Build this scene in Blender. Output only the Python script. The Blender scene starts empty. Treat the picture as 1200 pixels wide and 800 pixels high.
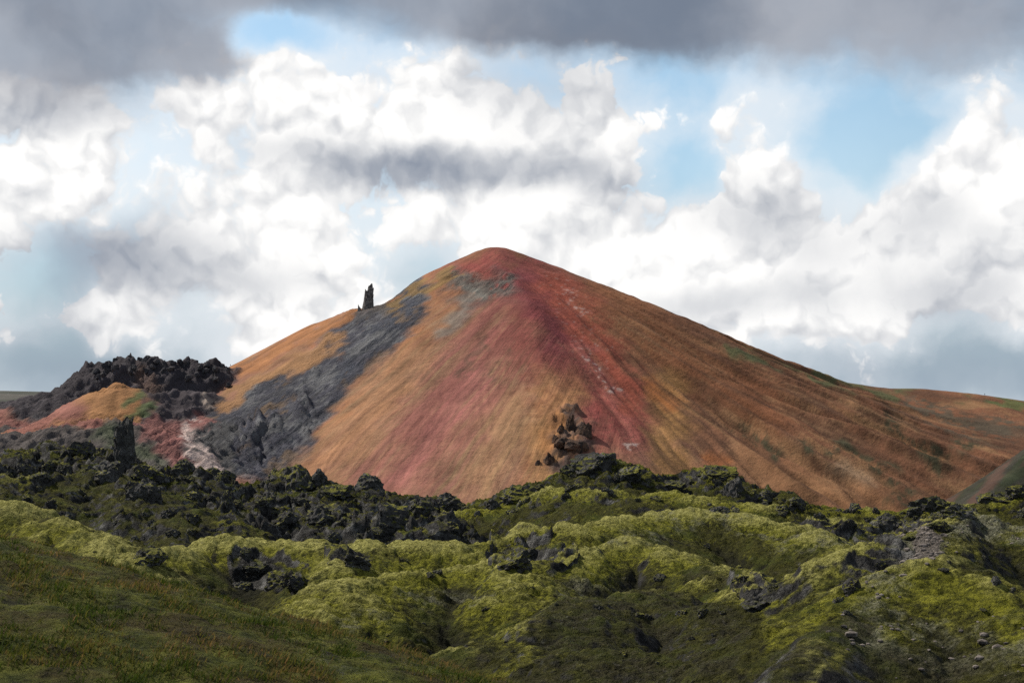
import bpy, math, random
import numpy as np

# ------------------------------------------------------------------ camera
F = 1648.0                      # focal length in photo pixels (photo 1200 wide)
HORIZON = 540.0                 # photo row of the horizon
scene = bpy.context.scene
cam_data = bpy.data.cameras.new('camera')
cam_data.sensor_width = 36.0
cam_data.lens = 36.0 * F / 1200.0
cam_data.shift_y = (HORIZON - 400.0) / 1200.0
cam_data.clip_start = 0.1
cam_data.clip_end = 40000.0
cam_data.dof.use_dof = True
cam_data.dof.focus_distance = 300.0
cam_data.dof.aperture_fstop = 5.6
cam = bpy.data.objects.new('camera', cam_data)
cam.location = (0, 0, 0)
cam.rotation_euler = (math.pi / 2, 0, 0)
scene.collection.objects.link(cam)
scene.camera = cam

# ------------------------------------------------------------------ sun, view
SUN = np.array([-0.52, 0.30, 0.66]); SUN /= np.linalg.norm(SUN)
sun_data = bpy.data.lights.new('sun', 'SUN')
sun_data.energy = 5.0
sun_data.angle = math.radians(2.0)
sun_data.color = (1.0, 0.93, 0.82)
sun = bpy.data.objects.new('sun', sun_data)
scene.collection.objects.link(sun)
sun.rotation_euler = (math.acos(SUN[2]), 0, math.atan2(SUN[0], -SUN[1]))
sun.location = (-300, 60, 500)
vs = scene.view_settings
vs.view_transform = 'Standard'; vs.look = 'None'; vs.gamma = 1.0; vs.use_curve_mapping = False
vs.exposure = 0.12
scene.cycles.use_denoising = False
scene.cycles.use_adaptive_sampling = True
scene.cycles.adaptive_threshold = 0.015
scene.cycles.sample_clamp_indirect = 3.0
scene.cycles.max_bounces = 6
scene.cycles.diffuse_bounces = 3

# ------------------------------------------------------------------ node helper
class NT:
    """Writes shader node trees as expressions."""
    def __init__(s, tree):
        s.t = tree
    def node(s, kind, **kw):
        n = s.t.nodes.new(kind)
        for k, v in kw.items(): setattr(n, k, v)
        return n
    def put(s, sock, v):
        if isinstance(v, bpy.types.NodeSocket): s.t.links.new(v, sock)
        elif v is not None: sock.default_value = v
    def m(s, op, a, b=None, c=None, clamp=False):
        n = s.node('ShaderNodeMath', operation=op, use_clamp=clamp)
        for i, v in enumerate((a, b, c)): s.put(n.inputs[i], v)
        return n.outputs[0]
    def add(s, a, b): return s.m('ADD', a, b)
    def sub(s, a, b): return s.m('SUBTRACT', a, b)
    def mul(s, a, b): return s.m('MULTIPLY', a, b)
    def v(s, op, a, b=None, c=None, scale=None):
        n = s.node('ShaderNodeVectorMath', operation=op)
        for i, x in enumerate((a, b, c)): s.put(n.inputs[i], x)
        if scale is not None: s.put(n.inputs['Scale'], scale)
        return n.outputs['Value'] if op in ('LENGTH', 'DOT_PRODUCT', 'DISTANCE') else n.outputs[0]
    def ramp(s, x, a, b, lo=0.0, hi=1.0, smooth=True):
        n = s.node('ShaderNodeMapRange', interpolation_type='SMOOTHSTEP' if smooth else 'LINEAR', clamp=True)
        for i, q in enumerate((x, a, b, lo, hi)): s.put(n.inputs[i], q)
        return n.outputs[0]
    def noise(s, vec, scale, detail=6.0, rough=0.55, dist=0.0, lac=2.0, kind='FBM', out=0, dim='3D'):
        n = s.node('ShaderNodeTexNoise', noise_type=kind, noise_dimensions=dim)
        s.put(n.inputs['Vector'], vec); s.put(n.inputs['Scale'], scale); s.put(n.inputs['Detail'], detail)
        s.put(n.inputs['Roughness'], rough); s.put(n.inputs['Lacunarity'], lac); s.put(n.inputs['Distortion'], dist)
        return n.outputs[out]
    def voronoi(s, vec, scale, detail=0.0, rough=0.5, feature='F1', smooth=None, out='Distance', rand=1.0, dim='3D'):
        n = s.node('ShaderNodeTexVoronoi', feature=feature, voronoi_dimensions=dim)
        s.put(n.inputs['Vector'], vec); s.put(n.inputs['Scale'], scale); s.put(n.inputs['Detail'], detail)
        s.put(n.inputs['Roughness'], rough); s.put(n.inputs['Randomness'], rand)
        if smooth is not None: s.put(n.inputs['Smoothness'], smooth)
        return n.outputs[out]
    def mix(s, fac, a, b, blend='MIX'):
        n = s.node('ShaderNodeMix', data_type='RGBA', blend_type=blend)
        s.put(n.inputs[0], fac)
        for i, q in ((6, a), (7, b)):
            if isinstance(q, (tuple, list)) and len(q) == 3: q = (*q, 1.0)
            s.put(n.inputs[i], q)
        return n.outputs[2]
    def attr(s, name):
        return s.node('ShaderNodeAttribute', attribute_name=name, attribute_type='GEOMETRY').outputs['Fac']
    def attr_vec(s, name):
        return s.node('ShaderNodeAttribute', attribute_name=name, attribute_type='GEOMETRY').outputs['Vector']

# ------------------------------------------------------------------ world: Nishita sky with cumulus
world = bpy.data.worlds.new('World')
scene.world = world
world.use_nodes = True
world.node_tree.nodes.clear()
W = NT(world.node_tree)
sky = W.node('ShaderNodeTexSky', sky_type='NISHITA', sun_disc=False)
sky.sun_elevation = math.asin(SUN[2]); sky.sun_rotation = math.atan2(SUN[0], SUN[1])
sky.air_density = 1.0; sky.dust_density = 0.6; sky.ozone_density = 1.6
DIR = W.node('ShaderNodeTexCoord').outputs['Generated']

SEP = W.node('ShaderNodeSeparateXYZ'); W.put(SEP.inputs[0], DIR); EZ = SEP.outputs[2]
# stereographic sky chart: flat, conformal, no seam in front of or above the viewer
INV = W.m('DIVIDE', 2.0, W.m('MAXIMUM', W.add(SEP.outputs[1], 1.0), .02))
CMB = W.node('ShaderNodeCombineXYZ'); W.put(CMB.inputs[0], W.mul(SEP.outputs[0], INV)); W.put(CMB.inputs[1], W.mul(EZ, INV))
CHART = CMB.outputs[0]

def chart(px, py):
    d = np.array([(px - 600) / F, 1.0, (HORIZON - py) / F]); d /= np.linalg.norm(d)
    return 2 * d[0] / (1 + d[1]), 2 * d[2] / (1 + d[1])

def blob_sum(vec, blobs, grow=1.0):
    """Sum of soft ellipses on the sky chart: (px, py, half width, half height, weight)."""
    tot = None
    for px, py, rx, ry, w in blobs:
        u, v = chart(px, py); sx, sy = F / rx / grow, F / ry / grow
        r = W.v('LENGTH', W.v('MULTIPLY_ADD', vec, (sx, sy, 0.0), (-u * sx, -v * sy, 0.0)))
        b = W.ramp(r, 0.0, 1.0, w, 0.0)
        tot = b if tot is None else W.add(tot, b)
    return tot

# masses of cumulus (heaps), holes of clear sky, and shaded undersides
HEAPS = [(80, 260, 200, 90, .35), (240, 350, 120, 100, .35), (1100, 320, 130, 90, .35), (680, 210, 150, 90, .35), (440, 240, 170, 70, .45), (330, 230, 90, 60, .3), (110, 130, 200, 45, .35), (560, 300, 120, 60, .3), (300, 410, 160, 60, .4), (20, 110, 120, 40, .4), (760, 320, 120, 70, .4), (690, 165, 80, 45, .4), (500, 60, 60, 40, .3), (400, 60, 70, 60, .45), (330, 110, 150, 95, .75), (170, 150, 160, 80, .45), (40, 150, 120, 60, .35), (30, 235, 115, 100, .8),
         (480, 140, 120, 70, .65), (600, 165, 110, 60, .75), (540, 110, 60, 60, .55), (430, 175, 170, 50, .4),
         (350, 290, 130, 90, .6), (400, 380, 130, 90, .7), (230, 260, 110, 80, .45), (300, 340, 90, 130, .55), (560, 270, 130, 80, .4),
         (155, 350, 85, 70, .85), (40, 385, 150, 45, .7), (560, 220, 180, 60, .4),
         (735, 150, 75, 60, .6), (660, 90, 130, 80, .55), (720, 280, 150, 90, .55), (640, 260, 110, 90, .5),
         (860, 230, 75, 75, .75), (930, 225, 75, 65, .7), (990, 300, 130, 100, .8), (880, 330, 170, 90, .75), (1010, 390, 110, 70, .7),
         (800, 350, 120, 80, .6), (1140, 160, 90, 90, .7), (1190, 230, 120, 90, .8), (1080, 280, 100, 80, .65), (1120, 210, 90, 50, .5), (1190, 320, 110, 70, .55),
         (890, 138, 90, 52, .85), (1195, 372, 75, 60, .8), (1150, 330, 80, 40, .3)]
HOLES = [(1000, 150, 170, 75, -.35), (325, 40, 75, 30, -.8), (860, 150, 130, 80, -.25), (1030, 175, 130, 80, -.65), (800, 205, 60, 45, -.6), (300, 265, 70, 45, -.5), (80, 430, 210, 50, -.5),
         (210, 380, 80, 70, -.45), (1110, 400, 120, 90, -.45), (485, 320, 70, 60, -.35), (60, 285, 180, 80, -.25), (1160, 440, 150, 50, -.5), (200, 95, 60, 30, -.3)]
SHADE = [(300, 170, 140, 30, .35), (1080, 250, 90, 50, .4), (880, 350, 140, 40, .45), (330, 330, 130, 40, .35), (700, 110, 120, 60, .2), (60, 130, 160, 40, .4), (490, 200, 210, 42, .95), (640, 180, 80, 40, .4), (880, 255, 90, 60, .5), (960, 300, 110, 70, .3), (130, 290, 150, 70, .75), (50, 330, 160, 70, .6), (640, 90, 170, 75, .5),
         (430, 90, 60, 30, .3), (1130, 350, 130, 70, .6), (1000, 440, 200, 60, .5), (720, 240, 120, 70, .35), (80, 420, 240, 60, .7), (500, 310, 90, 60, .5),
         (1180, 280, 80, 40, .35), (800, 380, 120, 60, .35), (980, 360, 60, 40, .25), (230, 330, 100, 90, .3), (50, 120, 160, 60, .35), (700, 200, 90, 60, .45)]

warp = W.v('SCALE', W.v('SUBTRACT', W.noise(CHART, 14.0, 3.0, .6, out=1, dim='2D'), (.5, .5, .5)), scale=0.030)
warp2 = W.v('SCALE', W.v('SUBTRACT', W.noise(CHART, 60.0, 3.0, .6, out=1, dim='2D'), (.5, .5, .5)), scale=0.008)
D1 = W.v('ADD', CHART, W.v('ADD', warp, warp2))

big = W.add(blob_sum(D1, HEAPS, 1.35), blob_sum(D1, HOLES, 1.1))
low = W.sub(W.noise(D1, 7.0, 5.0, .5, dim='2D'), .5)
def detail(vec, oct_f, oct_p):
    fb = W.sub(W.noise(vec, 15.0, oct_f, .56, dim='2D'), .5)
    puff = W.sub(.45, W.voronoi(vec, 22.0, oct_p, .55, dim='2D'))
    return W.m('MULTIPLY_ADD', fb, .85, W.mul(puff, .85))
det = detail(D1, 8.0, 4.0)
det_a = detail(D1, 4.0, 2.0)
det_l = detail(W.v('ADD', D1, (-.004, .010, 0.0)), 4.0, 2.0)
den = W.add(W.m('MULTIPLY_ADD', det, W.ramp(big, -.15, .35, .30, 1.0), big), W.m('MULTIPLY_ADD', low, .5, .17))

shade = W.add(blob_sum(D1, SHADE, 1.15), W.mul(W.sub(W.noise(D1, 9.0, 7.0, .55, dim='2D'), .54), .65))
shade = W.ramp(shade, .0, 1.0)
soft = W.ramp(W.m('MULTIPLY_ADD', low, 1.5, W.m('MULTIPLY_ADD', det, .35, big)), -.45, .60)    # soft edges and veils
alpha = W.ramp(den, .24, W.m('MULTIPLY_ADD', low, .9, .56))                                       # crisp heaps
relief = W.m('MULTIPLY_ADD', W.sub(det_a, det_l), .48, .91)
core = W.ramp(den, .45, 1.3)
bright = W.m('MULTIPLY_ADD', core, .16, relief)
bright = W.m('MULTIPLY', W.m('MINIMUM', W.m('MAXIMUM', bright, .45), 1.05), W.m('MULTIPLY_ADD', shade, -.58, 1.0))

SKYG = 1.0 / 0.10                 # cloud colours below are written for a Background strength of 0.10
def G(r, g, b): return (r * SKYG, g * SKYG, b * SKYG)
col_cloud = W.mix(W.ramp(bright, .32, 1.08, smooth=False), G(.26, .295, .36), G(1.0, .99, .97))
blue = W.mix(1.0, sky.outputs[0], (1.6, 1.65, 1.45), 'MULTIPLY')
far_veil = W.ramp(EZ, .04, .26, .97, .10)
haze_col = W.mix(W.ramp(W.noise(D1, 4.0, 5.0, .55, dim='2D'), .35, .7), G(.30, .375, .46), G(.58, .64, .69))
gloom = blob_sum(D1, [(110, 340, 240, 120, .9), (60, 430, 220, 60, .7), (1110, 420, 190, 80, .6), (480, 320, 90, 70, .6), (130, 270, 160, 60, .4)])
haze_col = W.mix(W.m('MINIMUM', gloom, .9), haze_col, G(.235, .30, .385))
c0 = W.mix(W.m('MAXIMUM', far_veil, W.m('MINIMUM', gloom, .8)), blue, haze_col)
soft_col = W.mix(shade, G(.80, .83, .86), G(.34, .38, .45))
c1 = W.mix(W.mul(soft, .74), c0, soft_col)
c2 = W.mix(alpha, c1, col_cloud)
# dark deck overhead: starts about 15 degrees up and goes on above the frame with gaps
deck_n = W.noise(W.v('MULTIPLY', D1, (1.0, 2.6, 1.0)), 3.4, 8.0, .55)
deck_b = blob_sum(D1, [(90, 55, 270, 100, .85), (230, 60, 130, 60, .5), (560, 25, 220, 60, .4), (900, 35, 420, 95, .75), (1150, 40, 260, 90, .35), (620, 10, 300, 70, .4), (322, 42, 75, 34, -.85), (100, -20, 500, 60, .4)])
deck = W.add(W.add(deck_b, W.ramp(EZ, .278, .335, 0.0, .75)), W.mul(W.sub(deck_n, .5), 1.5))
deck = W.ramp(deck, .12, .78)
deck_col = W.mix(W.ramp(W.noise(D1, 6.0, 6.0, .5, dim='2D'), .3, .7), (.145 * SKYG, .16 * SKYG, .205 * SKYG), (.34 * SKYG, .355 * SKYG, .40 * SKYG))
c3 = W.mix(W.mul(deck, .88), c2, deck_col)
bg = W.node('ShaderNodeBackground'); W.put(bg.inputs[0], c3); bg.inputs[1].default_value = 0.10
wo = W.node('ShaderNodeOutputWorld'); W.put(wo.inputs[0], bg.outputs[0])
world.cycles.sampling_method = 'MANUAL'; world.cycles.sample_map_resolution = 512

# ------------------------------------------------------------------ numpy noise
_rng = np.random.RandomState(11)
_PERM = np.concatenate([_rng.permutation(256)] * 3).astype(np.int32)
_ANG = _rng.rand(256) * 2 * np.pi
_GX = np.cos(_ANG).astype(np.float32); _GY = np.sin(_ANG).astype(np.float32)
_G3 = _rng.randn(256, 3).astype(np.float32); _G3 /= np.linalg.norm(_G3, axis=1)[:, None]

def perlin(x, y, seed=0):
    x = np.asarray(x, np.float32) + seed * 17.31; y = np.asarray(y, np.float32) + seed * 9.77
    xf = np.floor(x); yf = np.floor(y)
    fx = x - xf; fy = y - yf
    xi = xf.astype(np.int32) & 255; yi = yf.astype(np.int32) & 255
    u = fx * fx * fx * (fx * (fx * 6 - 15) + 10); v = fy * fy * fy * (fy * (fy * 6 - 15) + 10)
    def g(ix, iy, dx, dy):
        h = _PERM[_PERM[ix] + iy]
        return _GX[h] * dx + _GY[h] * dy
    x1 = (xi + 1) & 255; y1 = (yi + 1) & 255
    a = g(xi, yi, fx, fy); b = g(x1, yi, fx - 1, fy); c = g(xi, y1, fx, fy - 1); d = g(x1, y1, fx - 1, fy - 1)
    p = a + u * (b - a); q = c + u * (d - c)
    return (p + v * (q - p)) * 1.5

def fbm(x, y, octaves=4, seed=0, gain=.5, lac=2.03):
    s = 0.0; a = 1.0
    for i in range(octaves):
        s = s + a * perlin(x, y, seed + i); x = x * lac; y = y * lac; a *= gain
    return s

def billow(x, y, octaves=3, seed=0, gain=.5):
    """round cushions with sharp creases, about 0..1"""
    s = 0.0; a = 1.0; t = 0.0
    for i in range(octaves):
        s = s + a * np.abs(perlin(x, y, seed + i)); t += a; x = x * 2.07; y = y * 2.07; a *= gain
    return s / t * 1.7

def ridged(x, y, octaves=4, seed=0, gain=.5):
    s = 0.0; a = 1.0; t = 0.0
    for i in range(octaves):
        s = s + a * (1 - np.abs(perlin(x, y, seed + i))) ** 2; t += a; x = x * 2.1; y = y * 2.1; a *= gain
    return s / t

def perlin3(p, seed=0):
    p = p + seed * np.array([13.7, 5.1, 29.3])
    f0 = np.floor(p); f = p - f0; i = f0.astype(np.int64) & 255
    u = f * f * f * (f * (f * 6 - 15) + 10); r = 0.0
    for dx in (0, 1):
        for dy in (0, 1):
            for dz in (0, 1):
                h = _PERM[_PERM[_PERM[(i[:, 0] + dx) & 255] + ((i[:, 1] + dy) & 255)] + ((i[:, 2] + dz) & 255)]
                w = (u[:, 0] if dx else 1 - u[:, 0]) * (u[:, 1] if dy else 1 - u[:, 1]) * (u[:, 2] if dz else 1 - u[:, 2])
                r = r + w * ((f - np.array([dx, dy, dz])) * _G3[h & 255]).sum(1)
    return r * 1.5

def sstep(a, b, x):
    t = np.clip((x - a) / (b - a), 0, 1); return t * t * (3 - 2 * t)

def smax(a, b, k):
    h = np.clip(.5 + .5 * (a - b) / k, 0, 1); return b + (a - b) * h + k * h * (1 - h)

def at(px, py, Y):
    return ((px - 600) / F * Y, Y, (HORIZON - py) / F * Y)

def ridge(X, Y, pts, r, kf, kb, side=None):
    """Height of a rounded ridge along a crest polyline; kf falls towards the near side, kb towards the far side."""
    best = np.full(X.shape, -1e3, np.float32); drop = np.zeros(X.shape, np.float32)
    P = [at(*p) for p in pts]
    for (x0, y0, z0), (x1, y1, z1) in zip(P[:-1], P[1:]):
        dx, dy = x1 - x0, y1 - y0; L2 = dx * dx + dy * dy
        t = np.clip(((X - x0) * dx + (Y - y0) * dy) / L2, 0, 1)
        ex = X - (x0 + t * dx); ey = Y - (y0 + t * dy)
        d = np.sqrt(ex * ex + ey * ey)
        near = np.clip(.5 - .5 * ey / (d + r * .5), 0, 1)
        near = near * near * (3 - 2 * near)
        k = kb + (kf - kb) * near
        dr = k * (np.sqrt(d * d + r * r) - r); z = z0 + t * (z1 - z0) - dr
        drop = np.where(z > best, dr, drop); best = np.maximum(best, z)
    return (best, drop) if side else best

def poly_dist(x, y, pts):
    best = np.full(x.shape, 1e9, np.float32)
    for (x0, y0), (x1, y1) in zip(pts[:-1], pts[1:]):
        dx, dy = x1 - x0, y1 - y0
        t = np.clip(((x - x0) * dx + (y - y0) * dy) / (dx * dx + dy * dy + 1e-9), 0, 1)
        best = np.minimum(best, np.hypot(x - x0 - t * dx, y - y0 - t * dy))
    return best

def link(o, parent=None):
    scene.collection.objects.link(o)
    if parent is not None: o.parent = parent
    return o

def grid_mesh(name, X, Y, Z, mat, attrs=None, colors=None):
    R, C = X.shape
    v = np.stack([X, Y, Z], -1).reshape(-1, 3).astype(np.float32)
    idx = np.arange(R * C, dtype=np.int32).reshape(R, C)
    q = np.stack([idx[:-1, :-1], idx[:-1, 1:], idx[1:, 1:], idx[1:, :-1]], -1).reshape(-1, 4)
    me = bpy.data.meshes.new(name)
    me.vertices.add(len(v)); me.vertices.foreach_set('co', v.ravel())
    me.loops.add(q.size); me.loops.foreach_set('vertex_index', q.ravel())
    me.polygons.add(len(q)); me.polygons.foreach_set('loop_start', np.arange(0, q.size, 4, dtype=np.int32))
    me.polygons.foreach_set('use_smooth', np.ones(len(q), bool))
    me.update(calc_edges=True)
    for k, a in (attrs or {}).items():
        at_ = me.attributes.new(k, 'FLOAT', 'POINT'); at_.data.foreach_set('value', np.broadcast_to(a, X.shape).astype(np.float32).ravel())
    for k, a in (colors or {}).items():
        at_ = me.attributes.new(k, 'FLOAT_VECTOR', 'POINT'); at_.data.foreach_set('vector', a.astype(np.float32).ravel())
    me.materials.append(mat)
    o = bpy.data.objects.new(name, me)
    return link(o)

# ------------------------------------------------------------------ materials
def new_mat(name):
    m = bpy.data.materials.new(name); m.use_nodes = True; m.node_tree.nodes.clear()
    return m, NT(m.node_tree)

def finish(T, color, rough, normal=None, spec=.25, sheen=None):
    b = T.node('ShaderNodeBsdfPrincipled')
    T.put(b.inputs['Base Color'], color); T.put(b.inputs['Roughness'], rough); T.put(b.inputs['Specular IOR Level'], spec)
    if normal is not None: T.put(b.inputs['Normal'], normal)
    if sheen: T.put(b.inputs['Sheen Weight'], sheen); T.put(b.inputs['Sheen Roughness'], .6)
    o = T.node('ShaderNodeOutputMaterial'); T.put(o.inputs[0], b.outputs[0])

def bump(T, h, strength, dist, prev=None):
    n = T.node('ShaderNodeBump'); T.put(n.inputs['Strength'], strength); T.put(n.inputs['Distance'], dist); T.put(n.inputs['Height'], h)
    if prev is not None: T.put(n.inputs['Normal'], prev)
    return n.outputs[0]

def mat_mountain():
    m, T = new_mat('mineral_slope')
    pos = T.node('ShaderNodeNewGeometry').outputs['Position']
    flow = T.attr_vec('flow')              # (bearing from the summit, metres downhill, 0)
    base = T.attr_vec('mineral')
    n_f = T.noise(T.v('MULTIPLY', flow, (230.0, .05, 1.0)), 1.0, 5.0, .6, dim='2D')
    n_s = T.noise(T.v('MULTIPLY', flow, (42.0, .022, 1.0)), 1.0, 4.0, .52, dim='2D')
    n_t = T.noise(T.v('MULTIPLY', flow, (17.0, .012, 1.0)), 1.0, 4.0, .52, dim='2D')
    n_g = T.noise(pos, .9, 7.0, .75)
    n_b = T.noise(pos, .06, 6.0, .68)
    f = T.m('MULTIPLY_ADD', T.sub(n_f, .5), .20, T.m('MULTIPLY_ADD', T.sub(n_s, .5), .60, T.m('MULTIPLY_ADD', T.sub(n_t, .5), .7, T.m('MULTIPLY_ADD', T.sub(n_g, .5), .9, T.m('MULTIPLY_ADD', T.sub(n_b, .5), 1.1, 1.0)))))
    col = T.v('SCALE', base, scale=f)
    speck = T.ramp(T.voronoi(pos, .42, 1.0, .5), .10, .22, 1.0, 0.0)
    speck = T.mul(speck, T.ramp(T.noise(pos, .03, 3.0, .5), .52, .62))
    col = T.mix(T.mul(speck, .55), col, (.05, .042, .04))
    h = T.add(T.mul(T.noise(pos, .30, 7.0, .65), 1.0), T.add(T.mul(n_f, .2), T.mul(n_s, .5)))
    rock = T.attr('rocky')
    nrm = bump(T, h, T.m('MULTIPLY_ADD', rock, .6, .36), 3.2)
    finish(T, col, .95, nrm, .1)
    return m

def rock_moss_nodes(T, pos, nz, rocky, mossy, scale=1.0, near=None):
    """Colour of weathered lava with moss on whatever faces up."""
    k = scale
    n1 = T.noise(pos, .55 * k, 6.0, .6); n2 = T.noise(pos, 3.1 * k, 6.0, .65); n3 = T.noise(pos, 6.0 * k, 6.0, .74)
    rock = T.mix(T.ramp(n2, .38, .70), (.014, .0135, .0135), (.075, .072, .069))
    rock = T.mix(T.ramp(T.noise(pos, 1.1 * k, 5.0, .7), .50, .68, 0.0, .85), rock, (.20, .195, .187))
    lich = T.ramp(T.voronoi(pos, 5.0 * k, 2.0, .6), .10, .24, 1.0, 0.0)
    rock = T.mix(T.mul(lich, .55), rock, (.20, .20, .18))
    moss = T.mix(T.ramp(n3, .32, .68), (.018, .020, .003), (.105, .108, .010))
    moss = T.mix(T.ramp(n1, .44, .62, 0.0, .9), moss, T.mix(T.ramp(n3, .3, .7), (.085, .090, .008), (.255, .235, .030)))
    cover = T.m('MULTIPLY_ADD', T.sub(n2, .5), .55, T.m('MULTIPLY_ADD', T.sub(n1, .5), .45, nz))
    cover = T.add(cover, T.m('MULTIPLY_ADD', rocky, -.30, T.mul(mossy, .22)))
    mask = T.ramp(cover, .60, .80)
    return rock, moss, mask, n1, n2, n3

def mat_lava_ground():
    m, T = new_mat('mossy_lava')
    g = T.node('ShaderNodeNewGeometry'); pos = g.outputs['Position']
    sep = T.node('ShaderNodeSeparateXYZ'); T.put(sep.inputs[0], g.outputs['Normal']); nz = sep.outputs[2]
    expo = T.attr('expo'); rocky = T.attr('rocky'); moss_a = T.attr('mossy'); silver = T.attr('silver'); heath = T.attr('heath'); gravel = T.attr('gravel'); grass = T.attr('grass')
    rock, moss, mask, n1, n2, n3 = rock_moss_nodes(T, pos, nz, rocky, moss_a)
    sunlit = T.attr('sunlit')
    dull = T.mix(T.ramp(n3, .32, .68), (.016, .0165, .003), (.070, .068, .012))
    dull = T.mix(T.ramp(n1, .48, .66, 0.0, .7), dull, T.mix(n3, (.030, .040, .005), (.070, .085, .012)))
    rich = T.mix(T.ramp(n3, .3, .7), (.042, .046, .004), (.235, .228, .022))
    rich = T.mix(T.ramp(T.m('MULTIPLY_ADD', T.sub(n2, .5), .9, expo), .25, .85, 0.0, .8), rich, T.mix(T.ramp(n3, .3, .7), (.120, .115, .013), (.45, .42, .15)))  # dry moss on raised spots, with lit highlights painted into its colour
    lm = T.m('MULTIPLY_ADD', T.sub(T.noise(pos, .75, 7.0, .70), .5), 2.6, T.m('MULTIPLY_ADD', T.sub(n3, .5), .9, T.m('MULTIPLY_ADD', expo, .35, sunlit)))
    moss = T.mix(T.ramp(lm, .10, .95), dull, rich)  # sunlight on the mounds is painted in as brighter moss
    moss = T.mix(T.ramp(T.m('MULTIPLY_ADD', T.sub(n2, .5), 1.2, T.mul(expo, -1.0)), .25, .75, 0.0, .9), moss, (.013, .013, .006))  # shade of the hollows painted in as near-black colour
    # brown-grey heath of dead moss, twigs and grit, also painted on shaded mound sides
    n4 = T.noise(pos, 22.0, 5.0, .7)
    he = T.mix(T.ramp(n4, .38, .66), (.013, .012, .005), (.060, .054, .026))
    he = T.mix(T.ramp(T.noise(pos, 2.0, 5.0, .65), .45, .7, 0.0, .7), he, (.050, .060, .010))
    he = T.mix(T.ramp(T.noise(pos, 9.0, 6.0, .75), .56, .70, 0.0, .8), he, (.150, .140, .115))
    # silvery fringe moss
    si = T.mix(T.ramp(n4, .35, .68), (.045, .048, .022), (.29, .28, .20))
    mid = T.sub(T.noise(pos, 1.3, 6.0, .68), .5)
    moss = T.mix(T.ramp(T.m('MULTIPLY_ADD', mid, 2.4, T.m('MULTIPLY_ADD', T.sub(n3, .5), .8, silver)), .40, 1.0), moss, si)
    moss = T.mix(T.ramp(T.m('MULTIPLY_ADD', mid, 3.0, T.m('MULTIPLY_ADD', T.sub(n3, .5), 1.2, heath)), .25, 1.05), moss, he)
    moss = T.mix(T.ramp(T.m('MULTIPLY_ADD', T.sub(n2, .5), 1.4, T.attr('nook')), .45, .85, 0.0, .9), moss, (.013, .012, .007))  # creases between cushions painted dark, as shade
    gr = T.mix(T.ramp(T.noise(pos, 3.5, 6.0, .65), .35, .66), (.036, .044, .007), (.120, .126, .020))  # near-slope grass, its colour darkened for the cloud shadow on it
    gr = T.mix(T.ramp(T.noise(pos, 1.1, 6.0, .65), .44, .62, 0.0, .8), gr, (.055, .038, .015))
    gr = T.mix(T.ramp(T.noise(pos, 2.3, 6.0, .7), .54, .68, 0.0, .85), gr, (.014, .012, .008))
    gr = T.mix(T.ramp(T.m('MULTIPLY_ADD', T.sub(n4, .5), .8, T.noise(pos, .9, 6.0, .65)), .63, .80, 0.0, .6), gr, (.13, .13, .10))
    moss = T.mix(grass, moss, gr)
    mask = T.m('MAXIMUM', mask, T.mul(grass, .97))
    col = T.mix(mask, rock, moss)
    peb = T.voronoi(pos, 17.0, 0.0, .5)
    pc = T.mix(T.ramp(T.noise(pos, 30.0, 2.0, .5), .3, .7), (.055, .047, .040), (.19, .165, .145))
    col = T.mix(T.ramp(T.m('MULTIPLY_ADD', T.sub(n2, .5), .9, gravel), .4, .6), col, pc)
    h1 = T.add(T.mul(T.noise(pos, 4.5, 8.0, .72), 1.6), T.mul(T.voronoi(pos, 11.0, 2.0, .6), -.5))
    nb = bump(T, h1, .95, .13)
    nb = bump(T, T.add(n4, T.mul(peb, -1.0)), .7, .03, nb)
    finish(T, col, T.ramp(mask, 0.0, 1.0, .82, .97), nb, .12)
    return m

def mat_lava_rock(name='lava_rock', mossy=0.4, far=False):
    m, T = new_mat(name)
    g = T.node('ShaderNodeNewGeometry'); pos = g.outputs['Position']
    sep = T.node('ShaderNodeSeparateXYZ'); T.put(sep.inputs[0], g.outputs['Normal']); nz = sep.outputs[2]
    rnd = T.node('ShaderNodeObjectInfo').outputs['Random']
    if far:
        n = T.noise(pos, .35, 6.0, .65)
        col = T.mix(T.ramp(n, .3, .7), (.034, .034, .042), (.105, .098, .100))
        col = T.mix(T.ramp(T.noise(pos, .12, 4.0, .6), .55, .7, 0.0, .5), col, (.085, .055, .042))
        nb = bump(T, T.noise(pos, .8, 6.0, .7), .9, 1.5)
        finish(T, col, .95, nb, .1)
        return m
    mo = T.m('MULTIPLY_ADD', T.sub(rnd, .5), 1.6, mossy)
    rock, moss, mask, n1, n2, n3 = rock_moss_nodes(T, pos, nz, .45, mo)
    rock = T.mix(.35, rock, (.095, .09, .086))
    col = T.mix(mask, rock, moss)
    nb = bump(T, T.add(T.noise(pos, 4.0, 8.0, .7), T.mul(T.voronoi(pos, 6.0, 3.0, .6), -.5)), 1.0, .18)
    finish(T, col, .88, nb, .2)
    return m

M_MOUNTAIN = mat_mountain(); M_GROUND = mat_lava_ground()
M_ROCK = mat_lava_rock(); M_ROCK_FAR = mat_lava_rock('far_lava_rock', far=True)

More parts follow.
